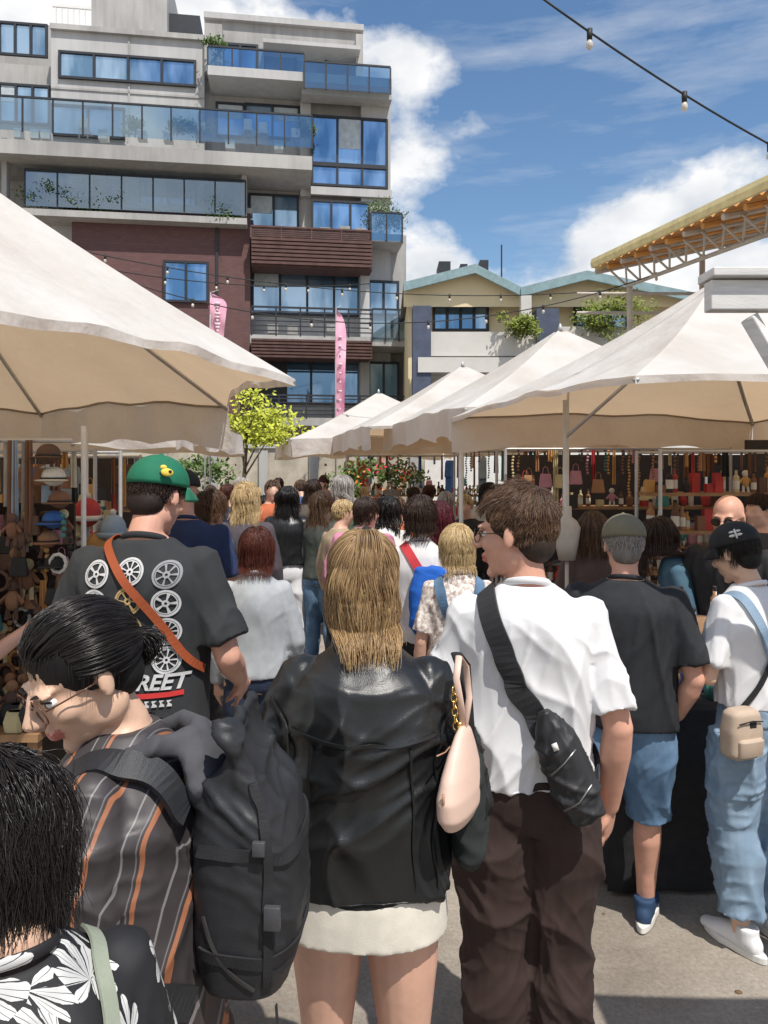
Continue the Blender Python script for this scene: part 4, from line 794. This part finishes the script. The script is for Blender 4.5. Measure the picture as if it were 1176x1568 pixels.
# ---- yard wall
STW=mat('stone_wall_render',(.45,.4,.32),.9,.3,2.5,.5,20)
mb=MB(); mb.b2((-9,17.2,0),(1.0,17.5,2.35),0); mb.b2((-9,17.15,2.352),(1.05,17.55,2.45),1)
for i in range(9): mb.b2((-8.6+i*1.15,17.12,0),(-8.4+i*1.15,17.19,2.3),1)
mb.obj('yard_wall',[STW,CON],None,False)
mb=MB(); mb.b2((.9,16.5,0),(8,16.8,2.4),0); mb.obj('white_shed_wall',[WHP],None,False)
mb=MB(); rg=random.Random(8); leaves(mb,(-2.6,13.8,2.65),(.9,.8,.42),2200,.05,rg,clumps=18); mb.tube([(-2.55,13.8,0),(-2.6,13.8,1.4),(-2.5,13.8,2.6)],[.06,.045,.02],1,n=8)
for i in range(7): a=i*.9; mb.tube([(-2.58,13.8,1.7+i*.12),(-2.58+.5*math.cos(a),13.8+.4*math.sin(a),2.5+.08*i)],[.02,.006],1,n=6)
mb.obj('yellow_green_tree',[LEAFY,BARK],None,False)
mb=MB(); leaves(mb,(-4.2,15.5,1.7),(1.,.6,.4),900,.06,rg,clumps=8); mb.obj('hedge_plants',[LEAFD],None,False)
# ---- feather flags
PK=mat('pink_flag_fabric',(.72,.24,.38),.7,.2,2,c2=(.75,.45,.54))
def flag(x,y,z0,z1,w,yaw):
    E=empty('feather_flag',(x,y,0),yaw); mb=MB(); n=24;vs=[];fs=[]
    for i in range(n+1):
        t=i/n; z=z0+(z1-z0)*t; wd=w*(.75+.25*t)*(1 if t<.75 else math.sqrt(max(0.02,1-((t-.75)/.25)**2))); vs+=[(0,.03*math.sin(t*7),z),(wd*.5,.06*math.sin(t*6+1),z),(wd,.05*math.sin(t*8+2),z-.05)]
    for i in range(n):
        for j in range(2): a=i*3+j; fs.append((a,a+1,a+4,a+3))
    mb.add(vs,fs,0)
    for i in range(9): z=z0+(z1-z0)*(.1+.08*i); mb.box((w*.42,-.065,z),(w*(.12+.1*(i%3)),.008,.05),1)
    mb.tube([(0,0,0),(0,0,z1*.8),(.01,0,z1),(w*.5,0,z1+.06)],[.02,.015,.01,.006],2,n=6); mb.obj('flag',[PK,cl((.7,.5,.56)),STEEL],E)
flag(-1.03,16,2.9,5.3,.24,.0); flag(-3.36,14.5,4.45,5.28,.34,.2); flag(-3.1,13.,2.95,3.5,.25,0)
# ---- string lights
WIRE=mat('black_cable',(.015,.015,.015),.6); BULB=mat('bulb_glass',(.55,.5,.42),.15,.1,spec=.6)
def string(a,b,sag,nb,s=1.,r=.006):
    a=V(a);b=V(b);mb=MB(); f=lambda t:a.lerp(b,t)-V((0,0,sag*4*t*(1-t))); mb.tube([f(i/24) for i in range(25)],r,0,n=6)
    for i in range(nb):
        p=f((i+.5)/nb); mb.tube([p+V((0,0,.02*s)),p-V((0,0,.055*s))],[.02*s,.018*s],0,n=10); mb.tube([p-V((0,0,.055*s)),p-V((0,0,.08*s)),p-V((0,0,.105*s)),p-V((0,0,.12*s))],[.014*s,.024*s,.022*s,.008*s],1,n=10)
    mb.obj('string_lights',[WIRE,BULB],None)
string((.82,4.0,4.38),(4.5,5.4,3.5),.18,6,.8,.006)
string((-9,11.5,6.4),(4.6,14.5,5.35),.75,14,1,.009)
string((-9,10.,6.0),(-.3,15.5,5.7),.6,11,1,.009)
string((-4.5,12,5.0),(5,12.5,5.3),.9,10,1,.009)
# ================================================================ STALLS
GC=[(.42,.05,.05),(.04,.12,.35),(.6,.58,.52),(.5,.28,.1),(.12,.07,.05),(.05,.2,.19),(.45,.22,.27),(.03,.03,.03),(.32,.17,.09),(.5,.43,.24),(.3,.4,.5),(.2,.1,.06)]
GM=[cl(c) for c in GC]+[STEEL,WHP,mat('stall_timber',(.28,.16,.08),.7,.3,10),mat('dark_board',(.05,.035,.028),.8,.3,10)]
def scarf(mb,x,y,z,w,l,mi,rg):
    vs=[];fs=[];n=8;ph=rg.uniform(0,6)
    for i in range(n+1):
        for j in range(7): t=i/n; u=j/6; vs.append((x+w*(u-.5)*(1+.25*t),y+.2*w*math.sin(u*11+ph)*(1+t),z-l*t))
    for i in range(n):
        for j in range(6): a=i*7+j; fs.append((a,a+1,a+8,a+7))
    mb.add(vs,fs,mi)
def garment(mb,x,y,z,s,mi,rg):
    k=s; pts=[(-.07,0),(-.2,-.05),(-.27,-.3),(-.19,-.32),(-.17,-.2),(-.18,-.65),(.18,-.65),(.17,-.2),(.19,-.32),(.27,-.3),(.2,-.05),(.07,0)]
    yaw=rg.uniform(1.15,1.5); ca,sa=math.cos(yaw)*k,math.sin(yaw)*k
    vs=[(x+a*ca+o*sa*.06,y+a*sa+o*.03,z+b_*k) for o in(-1,1) for a,b_ in pts]; n=12
    mb.add(vs,[tuple(range(n)),tuple(range(2*n-1,n-1,-1))]+[(i,n+i,n+(i+1)%n,(i+1)%n) for i in range(n)],mi); mb.tube([(x,y,z),(x,y,z+.08)],.003,12,n=5)
def hat(mb,x,y,z,mi,s=1.): mb.ell((x,y,z),(.085*s,.095*s,.075*s),mi,nu=12,nv=8); mb.ell((x,y-.04*s,z-.03*s),(.12*s,.14*s,.012*s),mi,nu=14,nv=6); mb.tube([(x+.087*s*math.cos(a*.524),y+.097*s*math.sin(a*.524),z-.015*s) for a in range(13)],.008*s,7,n=5)
def tote(mb,x,y,z,s,mi,rg):
    mb.loft([(z-.3*s,x,y,.13*s,.05*s),(z-.28*s,x,y,.15*s,.06*s),(z-.05*s,x,y,.12*s,.035*s),(z,x,y,.11*s,.02*s)],n=12,e=4,mi=mi); mb.tube([(x-.07*s,y,z-.01),(x-.05*s,y,z+.12*s),(x,y,z+.16*s),(x+.05*s,y,z+.12*s),(x+.07*s,y,z-.01)],.008*s,mi,n=6)
def vase(mb,x,y,z,s,mi): mb.tube([(x,y,z),(x,y,z+.02*s),(x,y,z+.1*s),(x,y,z+.16*s),(x,y,z+.2*s)],[.03*s,.045*s,.055*s,.02*s,.028*s],mi,n=12)
def bottle(mb,x,y,z,s,mi): mb.tube([(x,y,z),(x,y,z+.13*s),(x,y,z+.15*s),(x,y,z+.19*s)],[.027*s,.027*s,.012*s,.012*s],mi,n=10); mb.tube([(x,y,z+.03*s),(x,y,z+.1*s)],.0278*s,2,n=10); mb.tube([(x,y,z+.19*s),(x,y,z+.21*s)],.014*s,7,n=8)
def doll(mb,x,y,z,s,mi,m2):
    mb.ell((x,y,z),(.03*s,.025*s,.045*s),mi,nu=10,nv=7); mb.ell((x,y,z+.06*s),(.025*s,.022*s,.025*s),m2,nu=10,nv=7)
    for q in(-1,1): mb.tube([(x+q*.02*s,y,z+.02*s),(x+q*.05*s,y-.01,z-.01*s)],.009*s,mi,n=5); mb.tube([(x+q*.015*s,y,z-.03*s),(x+q*.02*s,y-.01,z-.08*s)],.01*s,m2,n=5)
def beads(mb,x,y,z,l,mi):
    for i in range(int(l/.028)): mb.ell((x+.004*math.sin(i),y,z-i*.028),.012,mi,nu=6,nv=4)
def table(name,x0,x1,y0,y1,h,clothm):
    E=empty(name,(0,0,0)); mb=MB(); n=80;per=[]
    for i in range(n):
        t=i/n*4; k=int(t);f=t-k; per.append([(x0+(x1-x0)*f,y0),(x1,y0+(y1-y0)*f),(x1+(x0-x1)*f,y1),(x0,y1+(y0-y1)*f)][k])
    cx,cy=(x0+x1)/2,(y0+y1)/2; vs=[(a,b_,h) for a,b_ in per]
    for j,(z,o) in enumerate(((h*.66,.01),(h*.33,.022),(.02,.035))):
        for i,(a,b_) in enumerate(per):
            d=V((a-cx,b_-cy)).normalized(); wv=o*math.sin(i*2.3)+o*.6*math.sin(i*.9+1)+o; vs.append((a+d.x*wv,b_+d.y*wv,z))
    fs=[(j*n+i,(j+1)*n+i,(j+1)*n+(i+1)%n,j*n+(i+1)%n) for j in range(3) for i in range(n)]+[tuple(range(n))]
    mb.add(vs,fs); mb.obj('table_cloth',[clothm],E); return E
rg=random.Random(21)
E=table('jewellery_stall_table',1.02,3.3,3.28,4.0,.8,BLK)
mb=MB()
for i in range(70):
    x=rg.uniform(1.1,2.4);y=rg.uniform(3.34,3.9);k=rg.randrange(5);mi=rg.randrange(12)
    if k==0: mb.b2((x-.04,y-.03,.803),(x+.04,y+.03,.803+rg.uniform(.02,.09)),mi)
    elif k==1: vase(mb,x,y,.803,rg.uniform(.3,.8),mi)
    elif k==2: mb.tube([(x,y,.803),(x,y,.82)],[.04,.042],mi,n=14)
    elif k==3: mb.tube([(x+.025*math.cos(a*.7),y,.83+.025*math.sin(a*.7)) for a in range(10)],.005,mi,n=6)
    else: mb.ell((x,y,.815),(.02,.02,.014),mi,nu=8,nv=6)
for j in range(3): mb.b2((1.35,3.6+.1*j,.803),(2.3,3.69+.1*j,.9+.1*j),14)
for i in range(60): x=rg.uniform(1.37,2.28); j=rg.randrange(3); bottle(mb,x,3.64+.1*j,.902+.1*j,rg.uniform(.5,.8),rg.choice((0,3,8,9,2,11,6)))
mb.obj('table_goods',GM,E,True)
mb=MB()
mb.loft([(1.3,1.12,4.6,.05,.04),(1.4,1.12,4.6,.07,.055),(1.5,1.12,4.6,.085,.05),(1.54,1.12,4.6,.06,.045),(1.565,1.12,4.6,.03,.03),(1.63,1.12,4.6,.027,.027)],mi=0); mb.tube([(1.12,4.6,0),(1.12,4.6,1.31)],.012); mb.obj('display_bust',[cl((.5,.45,.38))])
def stall(name,x0,x1,y0,y1,zt,kinds,step,pal=None,shelf=16,zs_=(.75,1.1,1.42),lmax=.5):
    E=empty(name); mb=MB(); pal=pal or list(range(12))
    for x in(x0,x1):
        for y in(y0,y1): mb.tube([(x,y,0),(x,y,zt)],.014,12,n=8)
    for y in(y0,y1): mb.tube([(x0,y,zt-.015),(x1,y,zt-.015)],.01,12,n=8)
    for zs in zs_: mb.b2((x0,y1-.3,zs),(x1,y1,zs+.025),14)
    x=x0+.03
    while x<x1:
        k=rg.choice(kinds); mi=rg.choice(pal); y=y0+rg.uniform(0,.1)
        if k=='s': scarf(mb,x,y,zt-.02,rg.uniform(.02,.05),rg.uniform(.1,lmax),mi,rg)
        elif k=='g': garment(mb,x,(y0+y1)/2,zt-.09,rg.uniform(.5,.9),mi,rg)
        elif k=='b': beads(mb,x,y,zt-.03,rg.uniform(.08,lmax*.9),mi)
        elif k=='t': tote(mb,x,y,zt-.12-rg.uniform(0,.3),.4,mi,rg)
        else: hat(mb,x,y,zt-.15-rg.uniform(0,.35),mi,.7)
        x+=step*rg.uniform(.6,1.4)
    for zs in zs_:
        x=x0+.03
        while x<x1:
            mi=rg.choice(pal); y=y1-rg.uniform(.18,.28); q=rg.random(); z=zs+.026
            if q<.55: bottle(mb,x,y,z,rg.uniform(.7,1.1),mi)
            elif q<.7: vase(mb,x,y,z,rg.uniform(.5,.9),mi)
            elif q<.88: mb.b2((x-.03,y-.03,z),(x+.03,y+.03,z+rg.uniform(.05,.16)),mi)
            else: doll(mb,x,y,z+.08,1.,mi,2)
            x+=1/shelf*rg.uniform(.7,1.3)
    mb.obj('stall_rack_and_goods',GM,E,False)
BR=[3,8,11,4,9,2,8,11,4,0,7,3]
stall('bottle_shelf_stall',1.95,4.2,5.3,5.8,2.0,'sbsb',.07,BR,15,(.75,1.08,1.38,1.66),.2); stall('necklace_stall',1.05,3.,6.5,7.,2.05,'bbsst',.05,[3,8,11,4,9,2,0,6,7,5],12,(.8,1.15,1.5))
stall('gift_stall',.9,3.2,9.,9.6,2.1,'sgbt',.07); stall('print_stall',-.6,1.6,12,12.5,2.1,'sgt',.12); stall('craft_stall',-3.6,-2.0,5.2,5.7,2.0,'sthb',.07); stall('plant_stall',-4.,-2.4,7.4,8.,2.,'stg',.1)
E=empty('scarf_and_hat_stall'); mb=MB(); bx0,bx1,by=-2.6,-1.36,3.4
mb.b2((bx0,by+.04,0),(bx1-.06,by+.06,1.7),15)
for x in(bx0,bx1): mb.tube([(x,by,0),(x,by,2.05)],.012,13,n=8)
mb.tube([(bx0,by-.12,1.98),(bx1,by-.12,1.98)],.01,12,n=8)
x=bx0
while x<-1.52: scarf(mb,x,by-.12+rg.uniform(-.03,.03),1.98,rg.uniform(.015,.035),rg.uniform(.25,.5),rg.choice((2,10,2,4,10,8,3,2,7,11,1)),rg); x+=.02
for j in range(6): hat(mb,-1.45+rg.uniform(-.025,.025),by-.1+rg.uniform(-.03,.03),1.92-.095*j+rg.uniform(-.01,.01),(4,2,11,1,8,7)[j],.5+.1*rg.random())
for r_ in range(9):
    x=bx0
    while x<bx1:
        z=1.62-r_*.09+rg.uniform(-.03,.03); mi=rg.choice((4,8,8,11,7,9,3,11,2,5,6,4,11,4,7)); y=by-.05-rg.uniform(0,.12); q=rg.random()
        if q<.42: tote(mb,x,y,z+.05,rg.uniform(.2,.34),mi,rg)
        elif q<.58: doll(mb,x,y,z,rg.uniform(.8,1.1),mi,rg.choice((4,11,8,9)))
        elif q<.75: mb.tube([(x+.035*math.cos(a*.7),y,z+.04*math.sin(a*.7)) for a in range(10)],.008,mi,n=6)
        elif q<.88: beads(mb,x,y-.03,z+.06,.12,mi)
        else: scarf(mb,x,y,z+.05,.03,.14,mi,rg)
        x+=rg.uniform(.03,.06)
mb.b2((bx0,2.95,.78),(bx1,3.3,.81),14)
for i in range(70):
    x=rg.uniform(bx0,bx1);y=rg.uniform(2.98,3.25); q=rg.random(); mi=rg.choice((4,8,11,7,9,11,3))
    if q<.4: mb.loft([(.812,x,y,.04,.03),(.85,x,y,.045,.035),(.89,x,y,.035,.02)],n=10,e=3,mi=mi)
    elif q<.6: doll(mb,x,y,.89,1.,mi,8)
    else: vase(mb,x,y,.812,.7,mi)
for x in(bx0+.03,bx1-.03): mb.b2((x-.02,2.97,0),(x+.02,3.01,.778),14)
mb.obj('board_and_goods',GM,E,False)
E=empty('beanie_display'); mb=MB()
for x,z,mi in((-1.62,1.62,0),(-1.55,1.44,3),(-1.72,1.53,9),(-1.48,1.53,10),(-1.66,1.36,7)):
    mb.ell((x,4.1,z),(.07,.075,.08),mi,nu=16,nv=10); mb.tube([(x+.072*math.cos(a*.524),4.1+.077*math.sin(a*.524),z-.03) for a in range(13)],.016,2 if mi==0 else mi,n=6); mb.ell((x,4.1,z+.09),.02,2,nu=8,nv=6); mb.tube([(x,4.1,0),(x,4.1,z)],.012,12,n=6)
mb.obj('beanies',GM,E,True)
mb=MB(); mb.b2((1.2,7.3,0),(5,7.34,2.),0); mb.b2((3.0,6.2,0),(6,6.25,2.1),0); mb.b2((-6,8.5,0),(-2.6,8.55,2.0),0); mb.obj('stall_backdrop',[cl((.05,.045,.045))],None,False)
mb=MB()
for x,y,zt in((-1.95,4.9,2.1),(.72,7.0,2.4)): mb.tube([(x,y,0),(x,y,zt)],.02,n=10)
mb.obj('tent_posts',[WHP],None)
mb=MB(); leaves(mb,(.1,9.,1.8),(.32,.25,.22),450,.035,rg,0,12); leaves(mb,(.12,8.95,1.87),(.27,.2,.16),50,.028,rg,1,8); leaves(mb,(0,8.9,1.75),(.3,.2,.15),25,.03,rg,2); leaves(mb,(-.4,9.1,1.72),(.25,.2,.3),400,.035,rg,0,12)
mb.tube([(.1,9,0),(.1,9,1.6)],.02,3); mb.tube([(.1,9,1.45),(.1,9,1.62)],[.08,.12],3); mb.obj('potted_flowers',[LEAFD,cl((.6,.03,.08)),cl((.8,.25,.05)),cl((.25,.2,.15))],None,False)
# ================================================================ SKY, SUN, CAMERA
sunel,suna=d2(60),d2(150)
sd=V((math.sin(suna)*math.cos(sunel),math.cos(suna)*math.cos(sunel),math.sin(sunel)))
L=bpy.data.lights.new('sun','SUN'); L.energy=5; L.angle=d2(.5); L.color=(1,.95,.87); so=bpy.data.objects.new('sun',L); sc.collection.objects.link(so); so.rotation_euler=sd.to_track_quat('Z','Y').to_euler()
w=bpy.data.worlds.new('World'); sc.world=w; w.use_nodes=True; nt=w.node_tree; nt.nodes.clear(); Lk=nt.links.new
sky=N(nt,'ShaderNodeTexSky'); sky.sky_type='NISHITA'; sky.sun_disc=False; sky.sun_elevation=sunel; sky.sun_rotation=suna; sky.air_density=1.2; sky.dust_density=.3; sky.ozone_density=2.5
tc=N(nt,'ShaderNodeTexCoord'); sx=N(nt,'ShaderNodeSeparateXYZ'); Lk(tc.outputs['Generated'],sx.inputs[0])
def mth(op,a,b=None,c=None,cl_=False):
    n=N(nt,'ShaderNodeMath',operation=op); n.use_clamp=cl_
    for i,q in enumerate((a,b,c)):
        if q is None: continue
        if isinstance(q,(int,float)): n.inputs[i].default_value=q
        else: Lk(q,n.inputs[i])
    return n.outputs[0]
mp=N(nt,'ShaderNodeMapping'); mp.inputs['Scale'].default_value=(1,1,1.5); mp.inputs['Location'].default_value=(.35,.1,.2); Lk(tc.outputs['Generated'],mp.inputs[0])
n1=N(nt,'ShaderNodeTexNoise',i_Scale=5.,i_Detail=7.,i_Roughness=.55); Lk(mp.outputs[0],n1.inputs['Vector'])
left=mth('MULTIPLY',mth('SUBTRACT',.14,sx.outputs['X']),.8); low=mth('MULTIPLY',mth('SUBTRACT',.34,sx.outputs['Z']),1.8)
bias=mth('ADD',mth('MULTIPLY',mth('SUBTRACT',.37,sx.outputs['Z']),.6),left)
bias=mth('MAXIMUM',mth('MINIMUM',bias,.15),mth('MINIMUM',low,.15))
m1=mth('MULTIPLY',mth('SUBTRACT',mth('ADD',n1.outputs['Fac'],bias),.52),9.,cl_=True)
mp2=N(nt,'ShaderNodeMapping'); mp2.inputs['Scale'].default_value=(1.5,3,9); mp2.inputs['Rotation'].default_value=(0,.35,0); Lk(tc.outputs['Generated'],mp2.inputs[0])
n2=N(nt,'ShaderNodeTexNoise',i_Scale=2.4,i_Detail=6.,i_Roughness=.6); Lk(mp2.outputs[0],n2.inputs['Vector'])
m2=mth('MULTIPLY',mth('SUBTRACT',n2.outputs['Fac'],.47),2.,cl_=True); m2=mth('MULTIPLY',m2,.65)
mm=mth('MAXIMUM',m1,m2)
n3=N(nt,'ShaderNodeTexNoise',i_Scale=8.,i_Detail=4.); Lk(mp.outputs[0],n3.inputs['Vector'])
cr=N(nt,'ShaderNodeValToRGB'); cr.color_ramp.elements[0].position=.3;cr.color_ramp.elements[1].position=.6; cr.color_ramp.elements[0].color=(.62,.67,.74,1); cr.color_ramp.elements[1].color=(1,1,1,1); Lk(n3.outputs['Fac'],cr.inputs[0])
sc_=N(nt,'ShaderNodeVectorMath',operation='SCALE'); sc_.inputs['Scale'].default_value=7.6; Lk(cr.outputs[0],sc_.inputs[0])
sat=N(nt,'ShaderNodeHueSaturation'); sat.inputs['Saturation'].default_value=1.12; Lk(sky.outputs[0],sat.inputs['Color'])
mx=N(nt,'ShaderNodeMix',data_type='RGBA'); Lk(mm,mx.inputs['Factor']); Lk(sat.outputs[0],mx.inputs['A']); Lk(sc_.outputs[0],mx.inputs['B'])
bg=N(nt,'ShaderNodeBackground'); bg.inputs['Strength'].default_value=.135; Lk(mx.outputs['Result'],bg.inputs[0]); o=N(nt,'ShaderNodeOutputWorld'); Lk(bg.outputs[0],o.inputs[0])
cam=bpy.data.cameras.new('camera'); co=bpy.data.objects.new('camera',cam); sc.collection.objects.link(co); sc.camera=co
co.location=(0,0,CAMH); co.rotation_euler=(math.pi/2,0,0); cam.sensor_width=36; cam.lens=36*1150/1568; cam.shift_y=-64/1568; cam.clip_start=.05; cam.clip_end=2000
sc.view_settings.view_transform='Standard'; sc.view_settings.look='None'; sc.view_settings.exposure=0
